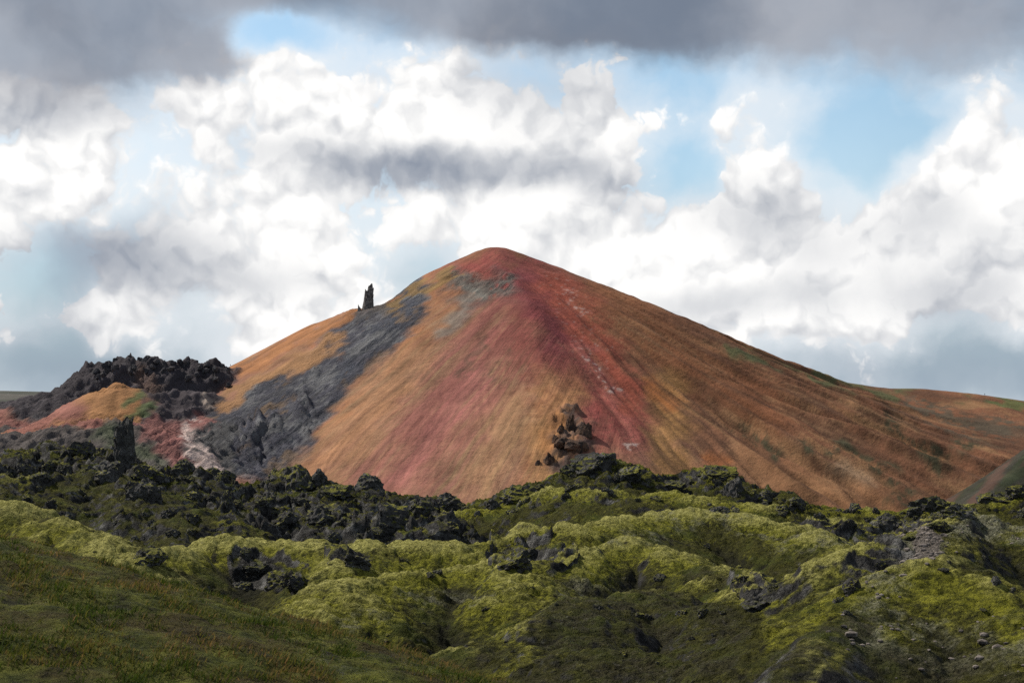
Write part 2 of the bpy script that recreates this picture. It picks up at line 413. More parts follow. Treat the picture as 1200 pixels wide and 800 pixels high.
# ------------------------------------------------------------------ the mountain
def mountain_height(X, Y):
    sx, sy, H = -13.0, 1100.0, 167.5
    dx, dy = X - sx, Y - sy
    r = np.hypot(dx, dy); th = np.degrees(np.arctan2(dx, -dy))       # 0 = towards the lava field, + = east
    tab = [(-180, .50), (-135, .46), (-100, .455), (-90, .465), (-75, .52), (-55, .60), (-30, .665), (-8, .665), (6, .63), (14, .615), (24, .645), (38, .635), (55, .555), (72, .47), (90, .405), (110, .36), (140, .42), (180, .50)]
    # azimuth is bent a little with distance so that ribs are not straight spokes
    thb = th + 5 * perlin(X / 130, Y / 130, 3) * np.clip(r / 150, 0, 1)
    k = np.interp(thb, [t for t, _ in tab], [s for _, s in tab])
    prof = np.interp(r, [0, 8, 16, 30, 60, 110, 200, 320, 420, 600, 900], [0, 2.0, 6, 14.5, 33, 66, 132, 200 * 1.04, 262, 340, 420]) / .65
    z = H - prof * k * .985
    rad = np.radians(th)
    # gullies fan out from the top; deep on the east flank, faint on the scree
    east = sstep(12, 42, th) * (1 - .5 * sstep(120, 160, np.abs(th)))
    depth = np.clip((r - 60) / 170, 0, 1.3) ** 1.2
    wob = .018 * fbm(X / 45, Y / 45, 3, 9); rad = rad + wob
    g = perlin(rad * 9 + .25 * perlin(X / 40, Y / 40, 4), r / 240, 5) * 6.0 + perlin(rad * 21, r / 170, 6) * 4.5 + perlin(rad * 48, r / 120, 7) * 2.6
    z = z + g * depth * (.06 + 1.0 * east)
    z = z - 3.5 * np.exp(-((th - 27) / 2.6) ** 2) * sstep(110, 190, r) - 4 * np.exp(-((th - 62) / 2.6) ** 2) * sstep(170, 250, r)
    z = z + perlin(rad * 110, r / 90, 8) * .55 * depth + fbm(X / 16, Y / 16, 4, 20) * .55
    z = z + 3.5 * np.exp(-((th - 13) / 15) ** 2) * sstep(40, 130, r) * (1 - sstep(230, 330, r))            # red rib
    z = z - 10 * np.exp(-((r - 88) / 20) ** 2) * np.exp(-((np.abs(th) - 95) / 32) ** 2) * (th < 0)      # notch below the spire
    z = z + (ridged(X / 7, Y / 7, 3, 140) - .5) * 3.0 * np.exp(-((r - 100) / 22) ** 2) * np.exp(-((th + 90) / 28) ** 2)
    return z, r, rad - wob

MX = np.linspace(-500, 540, 760, dtype=np.float32)
MYv = np.concatenate([np.linspace(560, 1130, 340), 1130 + 570 * np.linspace(0.01, 1, 40) ** 1.4]).astype(np.float32)
mX, mY = np.meshgrid(MX, MYv)
cone, mr, mth = mountain_height(mX, mY)
base = np.interp(mY, [560, 700, 800, 1000, 1300, 1800], [-34, -27, -21, 6, 30, 45]).astype(np.float32)
base = base - 45 * sstep(-60, 120, mX) * (1 - sstep(900, 1150, mY))
base = base + fbm(mX / 90, mY / 90, 4, 30) * 5
mz = smax(cone, base, 10)
rug = lambda s, a, sd: (ridged(mX / s, mY / s, 5, sd, .55) - .5) * a
flute = lambda sx, sy, a, sd: (ridged((mX + .35 * mY) / sx + .4 * fbm(mX / 30, mY / 30, 3, sd + 9), mY / sy, 4, sd, .55) - .5) * a
# dark gullied cliff between the spire and the red saddle
cliff = ridge(mX, mY, [(452, 372, 1062), (425, 392, 1030), (395, 425, 995), (365, 465, 950), (345, 520, 905)], 9, .75, .55)
mz0 = mz.copy()
mz = smax(mz, cliff + flute(22, 110, 13, 40) + flute(8, 60, 4, 42), 3)
low_cliff = ridge(mX, mY, [(375, 470, 960), (330, 485, 935), (285, 490, 930), (255, 500, 930), (235, 520, 915)], 10, .7, .4)
mz = smax(mz, low_cliff + flute(20, 110, 14, 44) + flute(8, 60, 4.5, 46), 3)
shoulder_w = ridge(mX, mY, [(402, 371, 1088), (372, 379, 1092), (332, 405, 1098), (285, 427, 1100)], 5, .6, .5)
mz = smax(mz, shoulder_w, 4)
orange_rib = ridge(mX, mY, [(400, 400, 1050), (340, 424, 1030), (290, 450, 1015), (262, 468, 1005)], 7, .6, .5)
mz = smax(mz, orange_rib, 5)
# lava crag and the coloured humps at its foot
crag = ridge(mX, mY, [(84, 468, 1038), (100, 446, 1035), (113, 429, 1030), (150, 423, 1030), (190, 424, 1030), (225, 424, 1032), (258, 428, 1035), (268, 440, 1035)], 10, 1.15, .7)
crag = crag + rug(22, 12, 48) + rug(7, 4, 52)
crag_m = sstep(-6, 4, crag - mz)
mz = smax(mz, crag, 4)
crag2 = ridge(mX, mY, [(128, 494, 950), (150, 478, 955), (172, 466, 965), (205, 462, 980), (245, 464, 995)], 9, .85, .4) + rug(18, 11, 56)
mz = smax(mz, crag2, 4)
hump = ridge(mX, mY, [(20, 503, 940), (70, 486, 950), (112, 460, 962), (140, 451, 968), (153, 455, 968)], 9, .75, .6)
mz = smax(mz, hump, 3)
red_hump = ridge(mX, mY, [(-80, 492, 990), (0, 474, 1000), (40, 464, 1005), (72, 457, 1010)], 12, .6, .5)
mz = smax(mz, red_hump, 4)
dark_low = ridge(mX, mY, [(-100, 515, 880), (20, 510, 885), (70, 502, 890), (120, 494, 900), (170, 500, 895), (205, 512, 880)], 10, .55, .3) + rug(16, 8, 60)
mz = smax(mz, dark_low, 4)
saddle = ridge(mX, mY, [(165, 497, 960), (205, 495, 955), (245, 488, 965)], 12, .45, .3)
mz = smax(mz, saddle, 5)
# east: skyline shoulder and the nearer hill
shoulder = ridge(mX, mY, [(985, 449, 1150), (1040, 456, 1155), (1078, 455, 1155), (1130, 460, 1150), (1200, 470, 1140), (1300, 486, 1130)], 12, .40, .4) + fbm(mX / 60, mY / 60, 4, 64) * 1.2
mz = smax(mz, shoulder, 8)
east_hill = ridge(mX, mY, [(1110, 618, 655), (1140, 596, 668), (1175, 565, 690), (1215, 532, 715), (1300, 465, 770), (1400, 390, 800)], 6, .8, .7)
east_hill = east_hill + (ridged(mX / 34 + mY / 60, mY / 90, 4, 66) - .6) * 5
east_m = sstep(-3, 3, east_hill - mz)
mz = smax(mz, east_hill, 4)

# --- mineral colours, charted by where they crop out on the slope
def chart_of(X, Y, Z): return 600 + F * X / Y, HORIZON - F * Z / Y
cx, cy = chart_of(mX, mY, mz)
wx = cx + 13 * fbm(mX / 26, mY / 26 + mz / 26, 4, 70) ; wy = cy + 11 * fbm(mX / 26 + 9, mz / 26, 4, 74)
def band(pts, w, soft=.6): return 1 - sstep(w * (1 - soft), w, poly_dist(wx, wy, pts))
wob = .022 * fbm(mX / 50, mz / 50, 3, 77)
bl = (np.arctan2(mX - 174, 319 - mz) + .25 * wob) * 2.7; br = np.arctan2(mX + 24, 168 - mz) + .5 * wob          # fall lines west and east of the red rib
rib_x = np.interp(cy, [290, 380, 440, 500, 600], [580, 645, 690, 722, 760])
on_east = sstep(-34, 34, cx - rib_x + 10 * fbm(mX / 20, mz / 20, 3, 79))
def fall(f, L, sd): return perlin(bl * f, mr / L / 2.2, sd) * (1 - on_east) + perlin(br * f, mr / L / 1.5, sd + 1) * on_east
vein = 1 - np.abs(fall(22, 90, 110)) * 3.2; vein2 = 1 - np.abs(fall(60, 60, 112)) * 3.0
st1 = fall(16, 110, 80); st2 = fall(50, 70, 82); st3 = fall(125, 55, 86)
flow_b = np.where(on_east > .5, br, bl)
streak = st1 * .5 + st2 * .45 + st3 * .4
patch = fbm(mX / 38, mY / 38, 5, 84, .6)
fine = fbm(mX / 7, mY / 7, 3, 88, .6)
def C(*c): return np.array(c, np.float32)
col = np.zeros(mX.shape + (3,), np.float32)
def lay(mask, c, amt=1.0):
    global col
    mk = np.clip(mask * amt, 0, 1)[..., None].astype(np.float32); col = col * (1 - mk) + C(*c) * mk
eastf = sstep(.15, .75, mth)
col[:] = C(.235, .126, .072)
lay(sstep(-.3, .9, streak * .7 + patch * .7), (.255, .108, .066), .8)
lay(sstep(.0, .9, -streak * .7 + patch * .4), (.33, .19, .09), .5)
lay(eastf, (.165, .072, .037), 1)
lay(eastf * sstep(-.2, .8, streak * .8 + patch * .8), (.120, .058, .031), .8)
lay(eastf * sstep(.0, .8, -streak * .8 + patch * .5) * sstep(100, 220, mr), (.245, .130, .055), .7)
sk = st2 + .5 * st3 + .25 * fine
lay((1 - eastf) * sstep(.18, .50, sk), (.185, .080, .052), .55)
lay((1 - eastf) * sstep(.22, .55, -sk + .2 * patch), (.36, .225, .115), .45)
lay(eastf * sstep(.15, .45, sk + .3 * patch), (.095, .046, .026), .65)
lay(eastf * sstep(.20, .50, -sk + .3 * patch), (.25, .130, .060), .55)
lay((1 - eastf) * sstep(-.1, .5, fall(30, 160, 130) + .3 * patch), (.215, .098, .074), .6)
lay(band([(560, 300), (500, 345), (430, 470), (350, 560)], 55, .9) * sstep(-1.2, .5, streak + patch), (.27, .115, .042), .75)
lay(band([(470, 430), (420, 510), (360, 560)], 45, .9), (.315, .165, .085), .55)
lay(band([(610, 370), (540, 470), (440, 590)], 70, 1.0) * sstep(-1.2, .5, streak + patch * .6), (.25, .092, .070), .85)
lay(band([(560, 440), (470, 560)], 26, .9), (.30, .105, .092), .6)
lay(band([(562, 298), (600, 312), (655, 372), (690, 435), (722, 492)], 72, .95), (.210, .044, .040), .95)
lay(band([(592, 300), (620, 370), (650, 440)], 92, .9) * sstep(-1.0, .5, patch + streak * .6 + fine * .3), (.200, .052, .042), .75)
lay(band([(600, 340), (545, 425), (490, 500)], 46, 1.0) * sstep(-1.2, .4, streak + patch * .6), (.190, .062, .054), .55)
lay(band([(600, 320), (640, 360), (650, 400)], 30, .9), (.150, .032, .040), .7)
lay(band([(650, 335), (700, 390), (735, 470)], 38, .9), (.270, .062, .034), .8)
lay(band([(676, 398), (705, 440), (735, 500)], 15, 1.0), (.32, .095, .075), .7)
lay(band([(720, 340), (800, 420), (900, 480)], 60, 1.0), (.215, .078, .031), .6)
lay(band([(655, 470), (640, 520), (640, 575)], 48, .9), (.33, .165, .060), .75)
lay(band([(600, 480), (570, 570)], 40, 1.0), (.33, .185, .085), .6)
lay(band([(786, 455), (782, 520), (790, 570)], 36, .9), (.31, .160, .050), .8)
lay(band([(765, 455), (790, 470)], 18, 1.0) + band([(830, 535), (850, 545)], 14, 1.0), (.36, .115, .028), .7)
lay(band([(880, 545), (960, 575), (1050, 590)], 40, 1.0), (.27, .135, .060), .6)
lay(band([(980, 550), (1010, 565)], 16, 1.0), (.34, .23, .14), .5)
lay(sstep(.25, .7, fine + patch * .5) * band([(640, 480), (650, 560)], 55, .5), (.17, .07, .03), .5)
lay(band([(668, 495), (674, 520), (662, 545)], 30, .6) * sstep(-.5, .2, fine + .2), (.060, .050, .048), .85)
lay(band([(655, 490), (645, 525)], 16, .9), (.30, .12, .032), .5)
lay(np.clip(vein, 0, 1) ** 1.5 * eastf * sstep(90, 170, mr), (.082, .042, .026), .7)
lay(np.clip(vein2, 0, 1) ** 2 * eastf * sstep(60, 120, mr) * sstep(-.2, .4, patch), (.27, .150, .072), .5)
lay(np.clip(vein2, 0, 1) ** 2 * (1 - eastf) * sstep(-.3, .3, patch), (.17, .075, .050), .45)
lay(band([(540, 300), (565, 291), (612, 294)], 15, .9), (.165, .078, .036), .75)
# grey tuff
lay(band([(535, 330), (560, 345), (590, 332)], 26, .8) * sstep(-.5, .1, fine + .3), (.095, .090, .080), .9)
lay(band([(555, 345), (520, 385)], 16, 1.0), (.17, .17, .15), .6)
lay(band([(500, 350), (450, 380), (400, 430)], 13, .9), (.20, .185, .165), .75)
dark = np.maximum(band([(470, 352), (425, 395), (385, 440), (350, 490), (325, 545)], 42, .4), band([(360, 460), (310, 480), (262, 505), (300, 530), (250, 530)], 44, .4))
dark = dark * (1 - band([(500, 400), (440, 450), (400, 500), (345, 560)], 24, .7))
dark = np.maximum(dark, sstep(-2, 2, np.maximum(cliff, low_cliff) - mz0) * (wx < 470) * .95)
lay(dark, (.050, .056, .074), .95)
lay(dark * sstep(.0, .5, patch + fine * .5), (.135, .135, .14), .8)
lay(dark * sstep(.2, .5, fall(40, 60, 115) + fine * .4), (.030, .033, .045), .8)
lay(dark * sstep(.35, .8, -patch + fine * .3), (.17, .11, .06), .6)
lay(band([(450, 345), (400, 372), (345, 402), (268, 436)], 13, .7), (.27, .115, .042), .9)
lay(band([(395, 402), (340, 425), (290, 450), (262, 468)], 12, .7), (.26, .135, .058), .9)
lay(band([(440, 360), (500, 335), (530, 318)], 8, .7), (.20, .122, .042), .8)
# crag, coloured humps, saddle
left = (cx < 285)
lay(np.clip(crag_m + sstep(-3, 2, crag2 - mz + 1.5), 0, 1) * left, (.045, .042, .050), .97)
lay((wx < 275) * sstep(484, 500, wy) * (wx > -200), (.062, .062, .064), .9)
lay((cx < 120) * (cy < 500) * sstep(455, 470, cy) * (1 - crag_m), (.21, .085, .070), .9)
lay(crag_m * left * band([(170, 435), (175, 455)], 16, .9), (.10, .062, .048), .8)
lay(sstep(-1.6, .6, hump - mz + .6) * (cx < 165), (.28, .135, .052), .95)
lay(band([(25, 500), (85, 483)], 26, .8) * sstep(-1.6, .6, hump - mz + .6), (.215, .085, .070), .9)
lay(band([(150, 470), (165, 462)], 9, .8) + band([(155, 490), (178, 480)], 9, .8), (.085, .115, .045), .85)
lay(band([(120, 510), (180, 535)], 22, .9), (.060, .075, .042), .8)
lay(band([(175, 500), (215, 505), (240, 492)], 15, .6) + band([(195, 520), (215, 545)], 20, .7), (.195, .083, .074), .95)
lay((band([(228, 492), (213, 505), (220, 522), (238, 545)], 9, .9) + band([(232, 530), (245, 550)], 14, .9)) * sstep(-.6, .2, fine), (.47, .37, .335), .9)
lay(band([(236, 460), (248, 470)], 6, .7), (.40, .32, .26), .6)
lay(band([(446, 356), (432, 368), (418, 378)], 13, .7), (.075, .072, .076), .85)
lay(band([(222, 512), (236, 535), (250, 552)], 17, .9) * sstep(-.5, .3, fine), (.44, .34, .31), .7)
# white efflorescence
spk = sstep(-.1, .5, fbm(mX / 2.6, mY / 2.6, 3, 93))
lay(band([(664, 344), (672, 352), (682, 366)], 8, .95) * spk, (.46, .35, .31), .55)
lay((band([(688, 422), (700, 434), (712, 452)], 3.5, 1.0) * spk + band([(734, 523), (740, 516)], 4, .8) + band([(716, 449), (722, 452)], 3, .9)), (.52, .42, .37), .65)
lay(band([(650, 325), (700, 420)], 30, 1.0) * sstep(.5, .8, fbm(mX / 3, mY / 3, 3, 90)), (.45, .32, .28), .4)
# vegetation
grn = np.maximum.reduce([band([(566, 402), (548, 430), (540, 446)], 10, 1.0) * .6, band([(598, 410), (575, 440)], 8, 1.0) * .6, band([(868, 500), (915, 530)], 10, .8), band([(940, 520), (960, 530)], 8, .9),
    band([(980, 520), (1060, 572)], 13, .9), band([(1040, 490), (1110, 545)], 10, .9), band([(1120, 520), (1140, 525)], 14, .9), band([(1050, 585), (1075, 600)], 14, .9)])
lay(grn * sstep(-.5, .2, fine + streak), (.046, .050, .028), .85)
top = band([(850, 408), (940, 436), (1020, 456), (1080, 460), (1140, 466), (1230, 481)], 9, .8) * eastf
lay(top * sstep(-.5, .3, patch + streak), (.075, .085, .036), .85)
lay(band([(1165, 468), (1230, 478)], 7, .8), (.075, .100, .032), .8)
lay(band([(1060, 475), (1140, 500), (1200, 505)], 20, .9) * sstep(.0, .4, streak + fine * .5), (.06, .058, .042), .7)
lay(east_m, (.042, .045, .034), .95)
eq = cx * .64 + cy * .77; ea = cx * .77 - cy * .64
lay(east_m * sstep(.0, .4, perlin(eq / 13, ea / 70, 92) + fine * .3), (.105, .058, .044), .8)
lay(east_m * sstep(.1, .5, perlin(eq / 9, ea / 60, 95) + fine * .2), (.040, .052, .024), .8)
rocky = np.clip(dark + crag_m * left + band([(535, 330), (590, 332)], 24, .6) * .6 + (cy > 484) * (cx < 210) * .7, 0, 1)
outc = band([(668, 492), (676, 515), (660, 535)], 24, .6) * (mY < 1000)
mz = mz + outc * (2.5 + rug(9, 9, 120))
mz = mz + (fbm(mX / 9, mY / 9, 4, 96, .6) * 2.4) * np.clip(rocky - .65 * dark, 0, 1) * (mY < 1060)
lum = col.mean(-1, keepdims=True); col = np.clip(col * 1.0 + lum * .0, .01, 1) * (1.10 - .02 * eastf[..., None] - .35 * east_m[..., None]); lum = col.mean(-1, keepdims=True); col = col * .92 + lum * .08
sk2 = (1 + .14 * np.clip(st2 + .8 * st3, -1, 1))[..., None]; col = col * sk2
mountain = grid_mesh('mountain', mX, mY, mz, M_MOUNTAIN, {'rocky': rocky}, {'mineral': col, 'flow': np.stack([flow_b, mr, mth * 0], -1)})
mountain['kind'] = 'structure'

def grid_lookup(xs, ys, Z):
    def f(x, y):
        i = np.clip(np.searchsorted(ys, y) - 1, 0, len(ys) - 2); j = np.clip(np.searchsorted(xs, x) - 1, 0, len(xs) - 2)
        a = np.clip((y - ys[i]) / (ys[i + 1] - ys[i]), 0, 1); b = np.clip((x - xs[j]) / (xs[j + 1] - xs[j]), 0, 1)
        return (Z[i, j] * (1 - b) + Z[i, j + 1] * b) * (1 - a) + (Z[i + 1, j] * (1 - b) + Z[i + 1, j + 1] * b) * a
    return f
mountain_z = grid_lookup(MX, MYv, mz)

# ground sheet out to the horizon, with a far plateau in the west
gx = np.sign(np.linspace(-1, 1, 161)) * np.abs(np.linspace(-1, 1, 161)) ** 2.2 * 16000
gy = np.concatenate([[-14000, -6000, -2000, -600, -150, -40, -10, 2], 2 + np.linspace(.02, 1, 130) ** 2.2 * 16000])
gX, gY = np.meshgrid(gx, gy)
gz = np.interp(gY, [-40, 2, 60, 330, 560, 900, 1700, 3000, 16000], [-9, -9, -12, -42, -50, -60, -60, -30, -10])
gz = gz + 12 * fbm(gX / 900, gY / 900, 4, 100) * sstep(1800, 4000, np.abs(gY) + np.abs(gX) * .4)
plate = ridge(gX, gY, [(-900, 462, 4200), (-300, 456, 4200), (20, 459, 4200), (90, 464, 4200), (200, 500, 4300)], 400, .18, .08)
gz = smax(gz, plate, 30)
m, T = new_mat('far_plain')
gp = T.node('ShaderNodeNewGeometry').outputs['Position']
finish(T, T.mix(T.ramp(T.noise(gp, .004, 6.0, .6), .35, .65), (.045, .050, .040), (.105, .095, .085)), .95, None, .1)
ground = grid_mesh('ground', gX.astype(np.float32), gY.astype(np.float32), gz, m); ground['kind'] = 'structure'

# ------------------------------------------------------------------ foreground lava field
BASE_Y = [0, 8, 14, 20, 40, 70, 120, 200, 330, 600]; BASE_Z = [-1.75, -1.9, -3.3, -4.4, -6.0, -7.8, -9.6, -15, -38, -45]
ROWS = np.concatenate([np.geomspace(2.5, 9.5, 50, endpoint=False), np.geomspace(9.5, 62, 640, endpoint=False), np.geomspace(62, 128, 420, endpoint=False), np.geomspace(128, 340, 60)]).astype(np.float32)
COLS = np.linspace(-230, 1430, 880).astype(np.float32)
fY = np.repeat(ROWS[:, None], len(COLS), 1)
fX = ((COLS[None, :] - 600) / F * (ROWS[:, None] + 6)).astype(np.float32)
FEATURES = [   # crest line (px, py, metres), rounding, near slope, far slope, blend, rocky, mossy
    ('grass_slope', [(-400, 550, 15), (-150, 610, 16), (0, 654, 16), (150, 702, 15), (300, 754, 14), (420, 802, 13), (520, 850, 12), (680, 910, 11)], 1.2, .20, .42, .5, 0, 0),
    ('hump_a', [(985, 716, 20), (1035, 684, 21.5), (1095, 668, 22.5), (1160, 690, 21), (1240, 728, 19)], 1.4, .55, .8, .25, 0, .3),
    ('hump_a_foot', [(880, 850, 15.5), (935, 778, 17), (990, 722, 19.8)], .5, 1.1, 1.2, .2, .3, 0),
    ('hump_b', [(1000, 655, 30), (1030, 636, 31), (1062, 626, 32), (1110, 612, 34), (1150, 615, 34), (1210, 617, 33), (1330, 612, 33)], .9, .60, .9, .25, .1, .1),
    ('saddle', [(1110, 614, 34), (1095, 650, 28), (1095, 672, 22)], .9, 1.1, 1.1, .5, 0, 0),
    ('mound_c', [(640, 640, 50), (700, 613, 55), (780, 600, 60), (850, 603, 60), (920, 611, 58), (1000, 641, 52)], 1.7, .55, .9, .3, 0, .4),
    ('mound_c2', [(655, 662, 41), (700, 642, 44), (760, 634, 46), (815, 655, 42), (895, 690, 37)], 1.2, .80, .8, .25, .1, .4),
    ('mound_cave', [(580, 634, 52), (615, 619, 54), (655, 634, 52)], 1.0, 2.2, .8, .2, .25, .45),
    ('mound_m', [(385, 662, 44), (450, 646, 48), (520, 633, 50), (590, 630, 52)], 1.7, .50, .9, .3, 0, .4),
    ('mound_m2', [(395, 706, 34), (440, 684, 37), (500, 668, 39), (575, 664, 40), (632, 690, 36)], 1.8, .55, .8, .3, 0, .3),
    ('slope_d', [(640, 724, 27), (700, 692, 31), (760, 690, 32), (850, 720, 29), (872, 765, 24)], 1.3, .65, .9, .25, .1, -.1),
    ('slope_d2', [(560, 770, 24), (640, 760, 24), (740, 765, 22)], 1.3, .45, .6, .3, .0, -.1),
    ('mound_l', [(150, 670, 40), (220, 641, 44), (300, 626, 46), (350, 629, 46), (398, 660, 42)], 1.4, .85, .9, .2, .1, .45),
    ('mound_l0', [(-150, 575, 40), (-60, 590, 40), (30, 598, 40), (80, 614, 38), (138, 650, 35)], 1.2, .75, .9, .2, 0, .45),
    ('mound_s', [(365, 646, 60), (430, 634, 62), (485, 640, 60)], 1.3, .8, .9, .25, .1, .4),
    ('ridge_west', [(-250, 517, 118), (-60, 532, 108), (0, 542, 105), (50, 530, 110), (95, 523, 112), (125, 540, 112), (170, 550, 112), (230, 563, 118), (290, 568, 120), (340, 560, 118), (400, 568, 120), (440, 580, 122), (520, 594, 125), (560, 604, 125)], 1.5, .26, .7, 1.2, .66, .30),
    ('ridge_west2', [(-100, 570, 86), (40, 566, 90), (110, 556, 94), (170, 585, 88), (240, 612, 82)], 2.0, .45, .5, .8, .45, .35),
    ('ridge_west3', [(260, 605, 86), (330, 592, 90), (395, 598, 88), (450, 610, 84), (500, 612, 84)], 1.6, .55, .6, .6, .65, 0),
    ('ridge_mid', [(545, 603, 110), (590, 588, 108), (640, 569, 104), (700, 546, 100), (740, 558, 100), (790, 565, 102), (840, 556, 100), (870, 572, 98), (910, 593, 100), (960, 600, 105)], 1.6, .40, .7, .9, .52, .6),
    ('ridge_mid2', [(560, 600, 90), (640, 580, 90), (720, 575, 86), (800, 580, 84), (880, 588, 82)], 1.6, .5, .6, .6, .40, .6),
    ('ridge_east', [(930, 600, 95), (1000, 600, 95), (1060, 605, 92), (1098, 592, 88), (1120, 602, 85), (1160, 598, 80), (1188, 584, 78), (1215, 578, 78), (1400, 568, 78)], 1.4, .40, .7, .7, .42, .6),
    ('ridge_east2', [(960, 615, 72), (1040, 612, 72), (1090, 612, 70)], 1.2, .6, .7, .5, .55, .1),
]
crown = np.zeros(fX.shape, np.float32)
fz = np.interp(fY, BASE_Y, BASE_Z).astype(np.float32)
fz += fbm(fX / 14, fY / 14, 3, 110) * .35 * sstep(6, 40, fY)
rocky = np.full(fX.shape, .15, np.float32); mossy = np.zeros(fX.shape, np.float32); which = {}
for name, pts, r, kf, kb, bl, ro, mo in FEATURES:
    h, dr = ridge(fX, fY, pts, r, kf, kb, True)
    m_ = sstep(-bl, bl, h - fz); which[name] = h
    rocky += (ro - rocky) * m_; mossy += (mo - mossy) * m_
    fz = smax(h, fz, bl)
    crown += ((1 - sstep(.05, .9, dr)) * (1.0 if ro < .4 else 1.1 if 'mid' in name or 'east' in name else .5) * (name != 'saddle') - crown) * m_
px = 600 + F * fX / fY; py = HORIZON - F * fz / fY
wpx = px + 14 * fbm(fX / fY * 28, fY / 9, 3, 120); wpy = py + 8 * fbm(fX / fY * 28 + 7, fY / 9, 3, 124)
def area(pts, w, soft=.6): return 1 - sstep(w * (1 - soft), w, poly_dist(wpx, wpy, pts))
def near_only(y0, y1): return sstep(y0 - 2, y0 + 2, fY) * (1 - sstep(y1 - 2, y1 + 2, fY))
# bare rock faces cropping out of the mounds
out = np.maximum.reduce([area([(285, 660), (310, 668), (345, 672)], 30, .5) * near_only(36, 46), area([(586, 648), (615, 655), (640, 652)], 30, .5) * near_only(40, 55),
    area([(872, 690), (895, 700)], 24, .5) * near_only(30, 48), area([(990, 690), (1040, 650)], 28, .5) * near_only(24, 34), area([(400, 650), (430, 655)], 18, .5) * near_only(36, 60)])
rocky = np.clip(np.maximum(rocky, out * .9), 0, 1)
grass = sstep(-.12, .1, which['grass_slope'] - fz + .1) * (fY < 22)
gravel = area([(1085, 635), (1075, 660), (1060, 678)], 30, .8) * near_only(23, 36)
silver = np.maximum.reduce([area([(1040, 700), (1000, 740), (1080, 760), (1190, 770)], 60, .8) * near_only(8, 26) * .62, area([(1050, 640), (1150, 620), (1200, 625)], 26, .8) * near_only(22, 36) * .8,
    area([(400, 735), (470, 700), (560, 705)], 34, .9) * near_only(28, 42) * .5, area([(720, 640), (800, 605), (1000, 640)], 30, .9) * near_only(38, 64) * .5, area([(650, 690), (720, 700)], 30, .9) * .5])
heath = np.maximum.reduce([area([(660, 720), (720, 715), (800, 730), (860, 760), (800, 800), (660, 800), (700, 750)], 60, .6) * near_only(14, 34), area([(905, 800), (960, 755), (1010, 735)], 30, .6) * near_only(8, 22),
    area([(1000, 790), (1200, 790)], 45, .8) * near_only(8, 22) * .8, area([(100, 580), (220, 620)], 50, .9) * near_only(70, 110) * .7, area([(400, 760), (520, 780), (600, 770)], 34, .9) * near_only(12, 40) * .6,
    area([(820, 672), (850, 688)], 20, .7) * near_only(34, 50) * .8, area([(1150, 660), (1200, 690)], 34, .8) * near_only(20, 34) * .6, area([(960, 655), (900, 660)], 26, .8) * near_only(40, 62) * .5])
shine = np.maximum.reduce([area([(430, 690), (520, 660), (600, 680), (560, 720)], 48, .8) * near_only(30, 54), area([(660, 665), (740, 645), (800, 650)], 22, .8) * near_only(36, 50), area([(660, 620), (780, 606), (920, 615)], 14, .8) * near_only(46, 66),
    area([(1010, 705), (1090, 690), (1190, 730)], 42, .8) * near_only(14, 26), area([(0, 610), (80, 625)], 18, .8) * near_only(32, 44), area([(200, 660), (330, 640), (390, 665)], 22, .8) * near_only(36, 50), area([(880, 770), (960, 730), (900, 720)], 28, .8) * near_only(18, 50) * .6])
sunlit = np.clip(np.maximum(crown * .56, shine * .74) - heath * .8, 0, 1) * (1 - grass)  # crests and faces that get a painted sunlit tone
heath = np.clip(heath * .68, 0, 1)  # true heath, plus mound sides and hollows darkened in colour as shade

# --- relief: cushions of moss, torn lava
fx0, fz0 = fX.copy(), fz.copy()
far = np.clip(fY / 45, .35, 2.2)
cush = billow(fX / (1.5 * far ** .5), fY / (1.5 * far ** .5), 3, 130) ; cush2 = billow(fX / .75 + 3, fY / .5, 3, 136)
soft = 1 - np.clip(rocky * 1.2, 0, 1)
det = (cush - .45) * .13 * far ** .8 * soft + (cush2 - .45) * .15 * soft * np.clip(fY / 20, .5, 1.2)
det *= 1 - .35 * grass - .3 * gravel
wxr_l = fX + 1.5 * fbm(fX / 7, fY / 7, 2, 154); wyr_l = fY + 1.5 * fbm(fX / 7 + 3, fY / 7, 2, 156)
lumps = fbm(fX / 6, fY / 6, 3, 140) * .16 * sstep(14, 40, fY)
lump_b = billow(wxr_l / 4.6, wyr_l / 4.6, 2, 144)
lumps += (billow(wxr_l / 4.6, wyr_l / 4.6, 2, 144) - .42) * .5 * sstep(15, 30, fY) * (1 - .6 * rocky) * (1 - grass) * (1 - .5 * gravel)
wxr = fX + 1.1 * fbm(fX / 3, fY / 3, 2, 150); wyr = fY + 1.1 * fbm(fX / 3 + 5, fY / 3, 2, 152)
torn = (ridged(wxr / 6.5, wyr / 6.5, 5, 160, .60) - .52) * 2.5 + (ridged(wxr / 1.7, wyr / 1.7, 4, 166, .6) - .5) * .75
rk = sstep(.2, .7, rocky) * np.clip(fY / 90, .35, 1.1)
fz = fz + det + lumps + torn * rk + fbm(fX / .35, fY / .35, 2, 170) * .018 * np.clip(fY / 15, .4, 3)
# crags lean and overhang a little
amp = .55 * rk
fX = fX + (fbm(fX / 2.2, fz0 / 1.2 + fY / 2.5, 3, 176)) * amp
fYo = fY + (fbm(fX / 2.2 + 11, fz0 / 1.2 + fY / 2.5, 3, 180)) * amp
